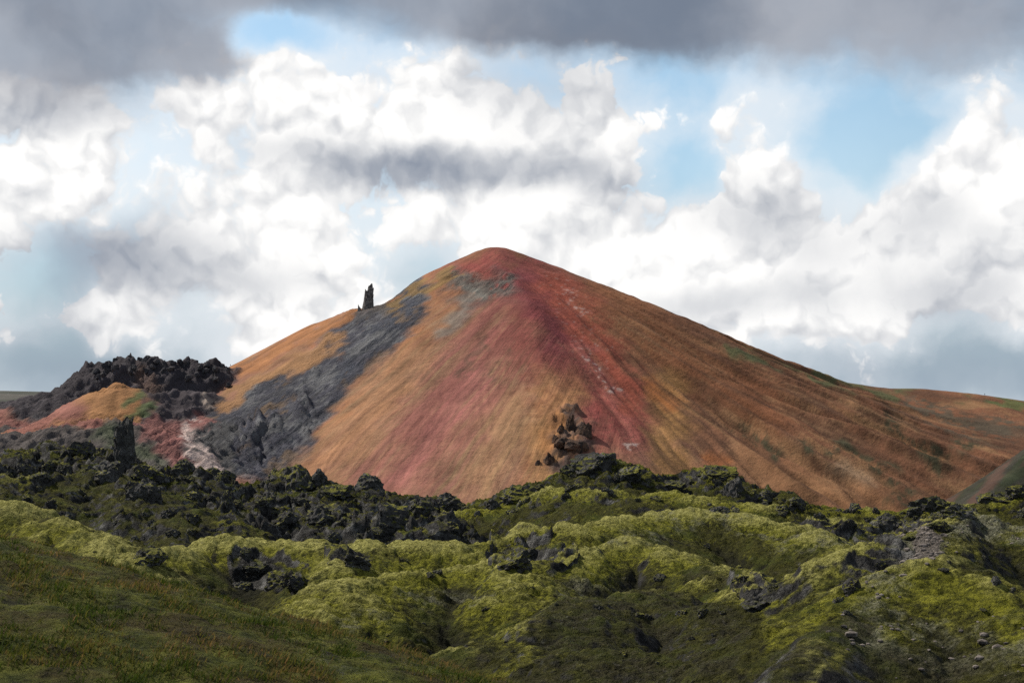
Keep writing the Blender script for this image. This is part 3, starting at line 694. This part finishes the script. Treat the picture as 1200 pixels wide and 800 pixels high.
# relative height: crests get dry yellow moss with painted highlights, hollows painted shade
def blur(A, ny, nx):
    for ax, n in ((0, ny), (1, nx)):
        P_ = np.concatenate([np.repeat(A.take([0], ax), n, ax), A, np.repeat(A.take([-1], ax), n, ax)], ax)
        c_ = np.cumsum(P_, ax, dtype=np.float64); c_ = np.concatenate([np.zeros_like(c_.take([0], ax)), c_], ax)
        m_ = A.shape[ax]
        A = ((c_.take(range(2 * n + 1, 2 * n + 1 + m_), ax) - c_.take(range(0, m_), ax)) / (2 * n + 1)).astype(np.float32)
    return A
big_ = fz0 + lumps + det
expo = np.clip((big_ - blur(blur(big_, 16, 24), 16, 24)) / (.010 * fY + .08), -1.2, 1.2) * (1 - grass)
lava_field = grid_mesh('lava_field', fX, fYo, fz, M_GROUND, {'expo': expo, 'nook': np.clip((1 - sstep(.04, .30, cush)) * .65 + (1 - sstep(.05, .35, cush2)) * .4 + (1 - sstep(.03, .22, lump_b)) * .5, 0, 1) * (1 - .7 * grass), 'sunlit': sunlit, 'rocky': rocky, 'mossy': mossy, 'silver': silver, 'heath': heath, 'gravel': gravel, 'grass': grass})
lava_field['kind'] = 'structure'

def field_z(x, y):
    i = int(np.clip(np.searchsorted(ROWS, y) - 1, 0, len(ROWS) - 2)); a = float(np.clip((y - ROWS[i]) / (ROWS[i + 1] - ROWS[i]), 0, 1))
    c = x / (y + 6) * F + 600
    j = int(np.clip(np.searchsorted(COLS, c) - 1, 0, len(COLS) - 2)); b = float(np.clip((c - COLS[j]) / (COLS[j + 1] - COLS[j]), 0, 1))
    return float((fz[i, j] * (1 - b) + fz[i, j + 1] * b) * (1 - a) + (fz[i + 1, j] * (1 - b) + fz[i + 1, j + 1] * b) * a)

# ------------------------------------------------------------------ things
def ray_hit(zf, px_, py_, y0, y1, step):
    """First point where the sight line over chart point (px, py) meets a height field."""
    Y = y0
    while Y < y1:
        x, _, z = at(px_, py_, Y)
        if zf(x, Y) >= z: return x, Y, zf(x, Y)
        Y *= 1 + step
    return None

import bmesh
_ICO = {}
def ico(sub):
    if sub not in _ICO:
        bm = bmesh.new(); bmesh.ops.create_icosphere(bm, subdivisions=sub, radius=1.0)
        v = np.array([q.co[:] for q in bm.verts]); f = np.array([[q.index for q in p.verts] for p in bm.faces]); bm.free()
        _ICO[sub] = (v, f)
    return _ICO[sub]

def tri_mesh(name, v, f, mat, smooth=False):
    me = bpy.data.meshes.new(name)
    me.from_pydata(v.tolist(), [], f.tolist()); me.polygons.foreach_set('use_smooth', np.full(len(f), smooth))
    me.materials.append(mat); me.update()
    return me

def rock_shape(seed, sub=4, cuts=16, profile=None, rough=1.0):
    rs = np.random.RandomState(seed); v, f = ico(sub)
    d = 1 + .34 * perlin3(v * 1.15, seed) + .22 * perlin3(v * 2.4, seed + 40)
    p = v * d[:, None]
    for _ in range(cuts):
        n = rs.randn(3); n /= np.linalg.norm(n); o = rs.uniform(.50, .82)
        e = p @ n - o; p = p - np.outer(np.clip(e, 0, None) * .95, n)
    rd = 1 - np.abs(perlin3(p * 2.6, seed + 80)) ; rd2 = 1 - np.abs(perlin3(p * 5.5, seed + 90))
    p = p + v * (rough * (.30 * (rd - .75) + .18 * (rd2 - .7) + .09 * perlin3(p * 10, seed + 99)))[:, None]
    if profile is not None:
        t = np.clip((p[:, 2] + 1) / 2, 0, 1)
        k = np.interp(t, [a for a, _, _ in profile], [b for _, b, _ in profile]); sh = np.interp(t, [a for a, _, _ in profile], [c for _, _, c in profile])
        h = np.hypot(p[:, 0], p[:, 1]) + 1e-6
        p[:, 0] = p[:, 0] / np.maximum(h, .25) ** .6 * k + sh; p[:, 1] = p[:, 1] / np.maximum(h, .25) ** .6 * k
    return p, f

ROCKS = [tri_mesh('lava_rock', *rock_shape(200 + i, 4), M_ROCK) for i in range(12)]
FAR_ROCKS = [tri_mesh('crag_rock', *rock_shape(300 + i, 3), M_ROCK_FAR) for i in range(8)]
rnd = random.Random(5)

def add_rock(name, mesh, loc, size, label, cat, group=None, rot=None):
    o = bpy.data.objects.new(name, mesh); link(o)
    o.location = loc; o.scale = size
    o.rotation_euler = rot if rot is not None else (rnd.uniform(-.25, .25), rnd.uniform(-.25, .25), rnd.uniform(0, 6.28))
    o['label'] = label; o['category'] = cat
    if group: o['group'] = group
    return o

m_, T_ = new_mat('grey_tuff'); p_ = T_.node('ShaderNodeNewGeometry').outputs['Position']
finish(T_, T_.mix(T_.ramp(T_.noise(p_, .45, 6.0, .65), .35, .68), (.075, .068, .066), (.23, .205, .19)), .95, bump(T_, T_.noise(p_, .8, 6.0, .7), .8, 1.2), .1)
M_TUFF = m_
# --- rock needles of the mountain
def needle(name, px_, base_py, top_py, wide, Y, seed, label, profile, sink=.12):
    x, _, zb = at(px_, base_py, Y); _, _, zt = at(px_, top_py, Y); h = (zt - zb) * (1 + sink)
    me = tri_mesh(name, *rock_shape(seed, 5, 12, profile, 1.35 if Y < 500 else .9), M_TUFF if Y > 500 else M_ROCK)
    co = np.array([q.co[:] for q in me.vertices]); span = co[:, 2].max() - co[:, 2].min()
    s = wide / F * Y / 2
    o = add_rock(name, me, (x, Y, zt - co[:, 2].max() * h / span), (s, s * .9, h / span), label, 'rock', None, (0, 0, 0))
    return o
SPIRE = [(0, 1.25, -.15), (.25, 1.05, -.10), (.5, .92, -.02), (.72, .78, .08), (.88, .70, .20), (.95, .72, .26), (1, .85, .28)]
needle('rock_spire', 431, 384, 331, 17, 1066, 401, 'tall tapering grey rock spire standing on the ridge of the coloured mountain', SPIRE, .25)
needle('rock_pinnacle', 421, 384, 356, 10, 1066, 402, 'short pointed rock beside the tall spire on the mountain ridge', SPIRE, .3)
needle('rock_pinnacle', 414, 392, 366, 10, 1064, 405, 'low blocky rock below the short pointed rock on the mountain ridge', SPIRE, .3)
PILLAR = [(0, 2.6, .8), (.12, 2.1, .6), (.25, 1.45, .32), (.36, 1.0, .06), (.46, .92, -.02), (.56, 1.12, -.06), (.66, .95, -.06), (.78, 1.08, -.12), (.88, 1.0, -.15), (.95, .95, -.12), (1, 1.1, -.10)]
needle('lava_pillar', 147, 580, 487, 27, 106, 403, 'tall dark lava pillar with a moss cap rising above the rocky ridge', PILLAR, .1)

JAGS = [tri_mesh('crag_rock', *rock_shape(430 + i, 4, 10, SPIRE, 1.3), M_ROCK_FAR) for i in range(5)]
m_, T_ = new_mat('rusty_lava'); p_ = T_.node('ShaderNodeNewGeometry').outputs['Position']
finish(T_, T_.mix(T_.ramp(T_.noise(p_, .35, 6.0, .68), .35, .66), (.036, .029, .027), (.135, .082, .056)), .95, bump(T_, T_.noise(p_, .9, 6.0, .7), .9, 1.2), .1)
M_RUST = m_
# --- dark outcrop low on the mountain
OUTC = [(668, 500, 13, 30, 'tall narrow peak of the dark outcrop on the orange slope'), (657, 506, 8, 14, 'small upright rock left of the peak in the dark outcrop on the orange slope'),
        (683, 508, 17, 20, 'blocky right-hand shoulder of the dark outcrop on the orange slope'), (660, 522, 20, 15, 'broad low rock at the middle of the dark outcrop on the orange slope'),
        (674, 525, 26, 16, 'wide foot of the dark outcrop on the orange slope'), (651, 517, 10, 12, 'reddish knob on the edge of the dark outcrop on the orange slope'),
        (644, 541, 15, 14, 'round dark boulder lying below the dark outcrop on the orange slope'), (630, 546, 6, 8, 'small dark stone beside the round boulder below the outcrop')]
for i, (a, b, w, h, lab) in enumerate(OUTC):
    hit = ray_hit(mountain_z, a, b + h * .1 - 4, 620, 1250, .0015)
    if hit:
        s = hit[1] / F
        ob = add_rock('outcrop_rock', JAGS[i % 5] if h > w * .8 else FAR_ROCKS[i % 8], (hit[0], hit[1], hit[2] - h * s * .22), (w * s * .74, w * s * .55, h * s * .70), lab, 'rock', 'rocks of the dark outcrop', (rnd.uniform(-.2, .2), rnd.uniform(-.2, .2), rnd.uniform(0, 6.28)))
        ob.material_slots[0].link = 'OBJECT'; ob.material_slots[0].material = M_RUST

# --- torn rim of the lava crag
RIM = [(72, 458), (85, 447), (95, 440), (104, 433), (113, 426), (118, 424), (124, 420), (129, 421), (136, 419), (143, 420), (151, 416), (155, 419), (165, 419), (171, 418), (177, 419), (184, 420),
       (193, 423), (203, 421), (211, 419), (219, 422), (228, 421), (235, 420), (243, 423), (252, 426), (260, 426), (266, 430)]
for i, (a, b) in enumerate(RIM):
    for k in range(2 if i % 3 else 1):
        aa = a + rnd.uniform(-3, 3) * (k > 0); Y = 1024 + rnd.uniform(-6, 8) - 12 * k
        x, _, z = at(aa, b + 7 * k + 4, Y); s = Y / F; h = rnd.uniform(3.6, 6.5)
        zt = float(mountain_z(x, Y))
        z = min(z, zt + h * s * .75)
        add_rock('crag_rock', JAGS[(i + k) % 5] if (i * 7 + k) % 3 == 1 else FAR_ROCKS[(i + k) % 8], (x, Y, z), (rnd.uniform(3.4, 5.5) * s, 4 * s, h * s), ('upright' if k == 0 else 'leaning') + ' jagged lava block ' + ('at the low western end of' if a < 108 else 'on the high western shoulder of' if a < 140 else 'at the middle of' if a < 190 else 'on the eastern half of' if a < 240 else 'at the end nearest the mountain of') + ' the black crag rim', 'rock', 'lava blocks on the rim of the crag', (rnd.uniform(-.3, .3), rnd.uniform(-.3, .3), rnd.uniform(0, 6.28)))

# --- lava rocks of the field: (px, py of the foot, width, height) and what sets each apart
def field_rock(a, b, w, h, lab, group=None, name='lava_boulder', y0=9, tall=1.0):
    hit = ray_hit(field_z, a, b, y0, 135, .004)
    if not hit: return
    x, Y, z = hit; s = Y / F
    add_rock(name, rnd.choice(ROCKS), (x, Y + w * s * .3, z + h * s * .02), (w * s * .64, w * s * .60, h * s * .66 * tall), lab, 'boulder' if 'boulder' in name else 'rock', group,
             (rnd.uniform(-.25, .25), rnd.uniform(-.25, .25), rnd.uniform(0, 6.28)))
NAMED = [
    (128, 556, 30, 22, 'dark shoulder rock leaning on the left foot of the tall lava pillar'), (168, 560, 34, 22, 'rough shoulder rock at the right foot of the tall lava pillar'),
    (93, 534, 30, 22, 'craggy lava boulder with a bright moss cap, left of the tall lava pillar'), (118, 566, 40, 30, 'pale grey lava boulder below the foot of the tall lava pillar'),
    (172, 588, 36, 40, 'arched slab-like lava boulder on the slope right of the tall pillar'), (185, 556, 16, 12, 'small pale rock above the arched slab-like boulder'),
    (25, 556, 30, 20, 'low moss-draped boulder at the left end of the rocky ridge'), (58, 553, 26, 18, 'grey boulder between the moss-draped boulder and the mossy-capped crag'),
    (213, 556, 26, 24, 'dark jagged rock in front of the white streak on the red saddle'), (247, 560, 30, 24, 'black horned rock standing against the grey cliff foot'),
    (270, 560, 20, 16, 'low black rock right of the horned rock'), (265, 590, 14, 26, 'upright grey lava slab in the dark boulder field'), (282, 580, 10, 16, 'thin pale upright stone beside the grey slab'),
    (345, 575, 54, 44, 'large dome-shaped boulder with moss over its top'), (372, 566, 24, 24, 'dark pointed rock behind the large dome-shaped boulder'), (388, 586, 44, 24, 'broad pale grey boulder right of the mossy dome'),
    (335, 615, 36, 24, 'wide grey boulder half sunk in the dark rubble'), (372, 612, 44, 26, 'moss-topped boulder above the bright green mound'), (430, 572, 38, 26, 'mossy crowned rock on the skyline below the scree'),
    (462, 618, 46, 36, 'steep pyramid-shaped lava rock with moss on one side'), (492, 600, 36, 34, 'dark rock pile at the low end of the rocky ridge'), (520, 596, 30, 22, 'rounded black rock at the gap between the two ridges'),
    (700, 552, 60, 34, 'craggy summit block of the middle mossy ridge'), (672, 556, 30, 22, 'dark rock on the left shoulder of the summit block'), (735, 560, 34, 20, 'mossy rock on the right shoulder of the summit block'),
    (620, 563, 14, 12, 'small dark knob on the crest left of the summit block'), (605, 586, 44, 20, 'long dark rock below the small knob'), (785, 575, 34, 24, 'grey rock between the two crests of the middle ridge'),
    (842, 560, 46, 24, 'rounded mossy crest rock on the right part of the middle ridge'), (862, 585, 26, 32, 'fissured upright rock below the rounded mossy crest rock'), (895, 590, 24, 18, 'mossy knob at the right end of the middle ridge'),
    (932, 596, 32, 22, 'split grey rock beyond the end of the middle ridge'), (1040, 622, 40, 34, 'blocky fissured rock with moss on its left'), (1098, 598, 42, 32, 'moss-capped boulder standing alone below the valley of the east slope'),
    (1075, 604, 24, 16, 'low grey rock left of the lone moss-capped boulder'), (1125, 606, 36, 20, 'dark rock right of the lone moss-capped boulder'), (1172, 588, 44, 22, 'dark flat-topped rock at the foot of the east hill'),
    (1200, 582, 34, 20, 'moss-covered rock beside the dark flat-topped rock'), (170, 657, 46, 20, 'flat dark boulder between the two bright green mounds'),
    (300, 676, 34, 30, 'dark rock face breaking out of the round green mound'), (326, 690, 30, 26, 'lower dark rock on the side of the round green mound'), (348, 694, 30, 20, 'small dark rock at the foot of the round green mound'), (282, 690, 26, 14, 'flat rock at the left foot of the round green mound'),
    (892, 712, 38, 24, 'dark rock jutting from the side of the long mossy slope'), (868, 684, 24, 14, 'small mossy rock above the jutting dark rock'), (1000, 694, 26, 22, 'dark overhanging rock face below the gravel saddle'), (1035, 668, 24, 16, 'upper part of the dark rock face below the gravel saddle'),
    (1068, 634, 22, 12, 'pale rounded stone on the crest beside the gravel saddle'), (1108, 620, 30, 12, 'long pale stone on top of the gravel saddle'), (416, 664, 40, 18, 'dark ledge under the mossy mound in the middle'), (600, 668, 44, 26, 'dark hollowed rock under the overhanging moss mound')]
for a, b, w, h, lab in NAMED: field_rock(a, b, w, h, lab)
MARKS = [(40, 550, 'near the moss-draped boulder at the end of the ridge'), (147, 560, 'below the tall lava pillar'), (265, 580, 'around the upright grey lava slab'), (345, 570, 'around the large dome-shaped boulder'), (400, 600, 'beside the broad pale grey boulder'),
         (475, 600, 'near the steep pyramid-shaped rock'), (540, 590, 'in the gap between the two lava ridges'), (610, 585, 'below the small knob on the crest of the middle ridge'), (700, 560, 'under the summit block of the middle ridge'), (790, 585, 'between the two crests of the middle ridge'),
         (860, 575, 'under the rounded mossy crest rock'), (935, 600, 'by the split grey rock beyond the middle ridge'), (1040, 610, 'near the blocky fissured rock'), (1100, 600, 'near the lone moss-capped boulder'), (1180, 592, 'by the dark flat-topped rock below the east hill'), (130, 620, 'on the dark slope above the bright green mounds'), (240, 620, 'on the dark slope above the bright green mounds')]
def scatter(n, x0, x1, y0, y1, w0, w1, lab, group, dmin):
    k = 0; tries = 0
    while k < n and tries < n * 6:
        tries += 1
        a = rnd.uniform(x0, x1); b = rnd.uniform(y0, y1)
        hit = ray_hit(field_z, a, b, dmin, 132, .006)
        if not hit or hit[1] < dmin + .5: continue
        w = w0 + (w1 - w0) * rnd.random() ** 2.2
        hh = w * rnd.uniform(.5, .95)
        where = min(MARKS, key=lambda q: (q[0] - a) ** 2 + 2 * (q[1] - b) ** 2)[2]
        size = ('small' if w < w0 + (w1 - w0) * .2 else 'middling' if w < w0 + (w1 - w0) * .5 else 'large') + (' flat' if hh < w * .65 else ' upright' if hh > w * .82 else '')
        field_rock(a, b, w, hh, size + ' ' + lab + ' ' + where, group, 'lava_rock', dmin); k += 1
scatter(90, -20, 560, 545, 640, 8, 22, 'dark lava rock', 'rocks of the western lava ridge', 70)
scatter(44, 545, 930, 562, 615, 8, 20, 'moss-patched lava rock', 'rocks of the middle ridge', 66)
scatter(30, 920, 1210, 596, 620, 8, 18, 'mossy lava rock', 'rocks below the eastern slopes', 60)

MARKS[:] = [(60, 620, 'on the green mound under the dark slope'), (300, 650, 'on the round green mound'), (430, 650, 'above the dark ledge under the middle mound'), (520, 680, 'on the broad mossy face beside the hollowed rock'), (620, 640, 'near the dark hollowed rock'), (740, 650, 'on the mossy swell right of the hollowed rock'), (840, 620, 'on the long green crest below the middle ridge'),
            (760, 740, 'on the brown heath slope'), (880, 700, 'near the rock jutting from the mossy slope'), (940, 660, 'on the dark green flank below the gravel saddle'), (1080, 720, 'on the pale mossy hump'), (1160, 670, 'in the dark green hollow behind the pale hump')]
scatter(46, 20, 1190, 640, 780, 6, 15, 'dark stone', 'stones in the moss', 19)
# --- two walkers on the skyline
def walker(px_, py_, Y, label):
    x, _, z = at(px_, py_, Y); z = float(mountain_z(x, Y))
    J = [(0, 0, .95), (0, 0, 1.2), (0, .02, 1.45), (0, .01, 1.58), (0, -.02, 1.72), (-.1, 0, .9), (-.12, -.06, .5), (-.12, .04, .05), (-.12, -.12, .03), (.1, 0, .9), (.12, .1, .5), (.12, .2, .06), (.12, .06, .03),
         (-.2, .02, 1.42), (-.26, .02, 1.12), (-.24, -.14, .92), (.2, .02, 1.42), (.26, .02, 1.12), (.24, -.14, .92)]
    E = [(0, 1), (1, 2), (2, 3), (3, 4), (0, 5), (5, 6), (6, 7), (7, 8), (0, 9), (9, 10), (10, 11), (11, 12), (2, 13), (13, 14), (14, 15), (2, 16), (16, 17), (17, 18)]
    R = [.17, .17, .18, .07, .115, .11, .08, .06, .05, .11, .08, .06, .05, .08, .06, .05, .08, .06, .05]
    me = bpy.data.meshes.new('person'); me.from_pydata(J, E, []); me.update()
    o = bpy.data.objects.new('person', me); link(o); o.location = (x, Y, z - .02); o['label'] = label; o['category'] = 'person'
    sk = o.modifiers.new('skin', 'SKIN')
    if not me.skin_vertices: me.attributes.new('skin', 'FLOAT', 'POINT')
    for d, r_ in zip(me.skin_vertices[0].data, R): d.radius = (r_, r_)
    me.skin_vertices[0].data[0].use_root = True
    ss = o.modifiers.new('sub', 'SUBSURF'); ss.levels = 1; ss.render_levels = 1
    m, T = new_mat('dark_clothes'); finish(T, T.mix(T.ramp(T.node('ShaderNodeSeparateXYZ').outputs[2], 0, 1), (.03, .03, .04), (.05, .05, .07)), .9); me.materials.append(m)
def skyline_y(px_):
    best = None
    for Y in np.linspace(1000, 1300, 121):
        x = (px_ - 600) / F * Y; e = float(mountain_z(x, Y)) / Y
        if best is None or e > best[0]: best = (e, Y)
    return best[1]
walker(1154, 462, skyline_y(1154), 'tiny dark-clothed hiker standing on the green eastern ridge against the sky')
walker(270, 431, skyline_y(270), 'tiny hiker standing on the skyline where crag and mountain meet')

# --- grass on the near slope
def field_z_v(x, y):
    i = np.clip(np.searchsorted(ROWS, y) - 1, 0, len(ROWS) - 2); a = (y - ROWS[i]) / (ROWS[i + 1] - ROWS[i])
    c = x / (y + 6) * F + 600; j = np.clip(((c - COLS[0]) / (COLS[1] - COLS[0])).astype(int), 0, len(COLS) - 2); b = (c - COLS[j]) / (COLS[j + 1] - COLS[j])
    L = lambda A: (A[i, j] * (1 - b) + A[i, j + 1] * b) * (1 - a) + (A[i + 1, j] * (1 - b) + A[i + 1, j + 1] * b) * a
    return L(fz), L(grass)
rs = np.random.RandomState(3)
N = 150000
gy_ = 7 + 12 * rs.rand(N); gx_ = ((-200 + 950 * rs.rand(N)) - 600) / F * gy_
gz_, gm_ = field_z_v(gx_, gy_)
clump = fbm(gx_ / .9, gy_ / .9, 3, 190) + .6 * fbm(gx_ / .25, gy_ / .25, 2, 194)
keep = (gm_ > .5) & (rs.rand(N) < sstep(-.35, .7, clump) * .9)
gx_, gy_, gz_, clump = gx_[keep], gy_[keep], gz_[keep], clump[keep]; N = min(len(gx_), 62000); gx_, gy_, gz_, clump = gx_[:N], gy_[:N], gz_[:N], clump[:N]
h = (.02 + .055 * rs.rand(N) ** 2.5) * (1 + .5 * clump.clip(-.5, 1)); w = .0035 + .0035 * rs.rand(N); an = rs.rand(N) * 6.283
tip = h * (.4 + 1.1 * rs.rand(N)); ta = rs.randn(N) * 1.2 + .2
bx, by = np.cos(an) * w, np.sin(an) * w; txx, tyy = np.cos(ta) * tip, np.sin(ta) * tip
V = np.stack([np.stack([gx_ - bx, gy_ - by, gz_ - .01], -1), np.stack([gx_ + bx, gy_ + by, gz_ - .01], -1),
              np.stack([gx_ + bx * .7 + txx * .4, gy_ + by * .7 + tyy * .4, gz_ + h * .6], -1), np.stack([gx_ - bx * .7 + txx * .4, gy_ - by * .7 + tyy * .4, gz_ + h * .6], -1),
              np.stack([gx_ + txx, gy_ + tyy, gz_ + h], -1)], 1).reshape(-1, 3)
b0 = np.arange(N) * 5
me = bpy.data.meshes.new('grass')
quad = np.stack([b0, b0 + 1, b0 + 2, b0 + 3], -1); tri = np.stack([b0 + 3, b0 + 2, b0 + 4], -1)
loops = np.concatenate([quad.ravel(), tri.ravel()]).astype(np.int32); starts = np.concatenate([np.arange(N) * 4, 4 * N + np.arange(N) * 3]).astype(np.int32)
me.vertices.add(len(V)); me.vertices.foreach_set('co', V.astype(np.float32).ravel()); me.loops.add(len(loops)); me.loops.foreach_set('vertex_index', loops)
me.polygons.add(len(starts)); me.polygons.foreach_set('loop_start', starts); me.update(calc_edges=True)
tone = np.clip(.50 + .38 * fbm(gx_ / 1.6, gy_ / 1.6, 3, 197) + .22 * rs.randn(N), 0, 1)
a_ = me.attributes.new('tone', 'FLOAT', 'POINT'); a_.data.foreach_set('value', np.repeat(tone, 5).astype(np.float32))
m, T = new_mat('grass_blades'); t_ = T.attr('tone')
gc = T.mix(T.ramp(t_, .35, .60), (.036, .056, .007), (.105, .098, .018)); gc = T.mix(T.ramp(t_, .6, .9), gc, (.18, .112, .042))
finish(T, gc, .8, None, .1)
bs = [n for n in m.node_tree.nodes if n.type == 'BSDF_PRINCIPLED'][0]; tr = T.node('ShaderNodeBsdfTranslucent'); T.put(tr.inputs[0], gc)
ms = T.node('ShaderNodeMixShader'); ms.inputs[0].default_value = .45; T.put(ms.inputs[1], bs.outputs[0]); T.put(ms.inputs[2], tr.outputs[0])
T.put([n for n in m.node_tree.nodes if n.type == 'OUTPUT_MATERIAL'][0].inputs[0], ms.outputs[0])
me.materials.append(m)
go = bpy.data.objects.new('grass', me); link(go); go['kind'] = 'stuff'; go['label'] = 'short green and straw coloured grass on the near slope'; go['category'] = 'grass'

# --- loose gravel on the saddle and the heath
pv, pf = ico(1)
sp = []
for _ in range(9000):
    y = rs.uniform(17, 36); x = (rs.uniform(880, 1260) - 600) / F * y; sp.append((x, y))
sp = np.array(sp); i_ = np.clip(np.searchsorted(ROWS, sp[:, 1]) - 1, 0, len(ROWS) - 2); j_ = np.clip(np.searchsorted(COLS, sp[:, 0] / (sp[:, 1] + 6) * F + 600) - 1, 0, len(COLS) - 2)
wgt = gravel[i_, j_] * 1.0 + .12 * silver[i_, j_]; sp = sp[rs.rand(len(sp)) < wgt][:900]
VV, FF = [], []
for k, (x, y) in enumerate(sp):
    s = rs.uniform(.015, .05) if k % 9 else rs.uniform(.05, .10)
    q = pv * (1 + .35 * perlin3(pv * 1.3 + k, 1))[:, None] * np.array([s, s * rs.uniform(.7, 1.2), s * .6])
    VV.append(q + np.array([x, y, field_z(x, y) + s * .2])); FF.append(pf + len(pv) * k)
m, T = new_mat('grit'); gp = T.node('ShaderNodeNewGeometry').outputs['Position']
finish(T, T.mix(T.ramp(T.noise(gp, 9.0, 3.0, .6), .35, .65), (.055, .047, .042), (.21, .18, .16)), .9, None, .15)
go = bpy.data.objects.new('gravel', tri_mesh('gravel', np.concatenate(VV), np.concatenate(FF), m)); link(go); go['kind'] = 'stuff'; go['label'] = 'loose brown gravel on the saddle of the near hump'; go['category'] = 'gravel'
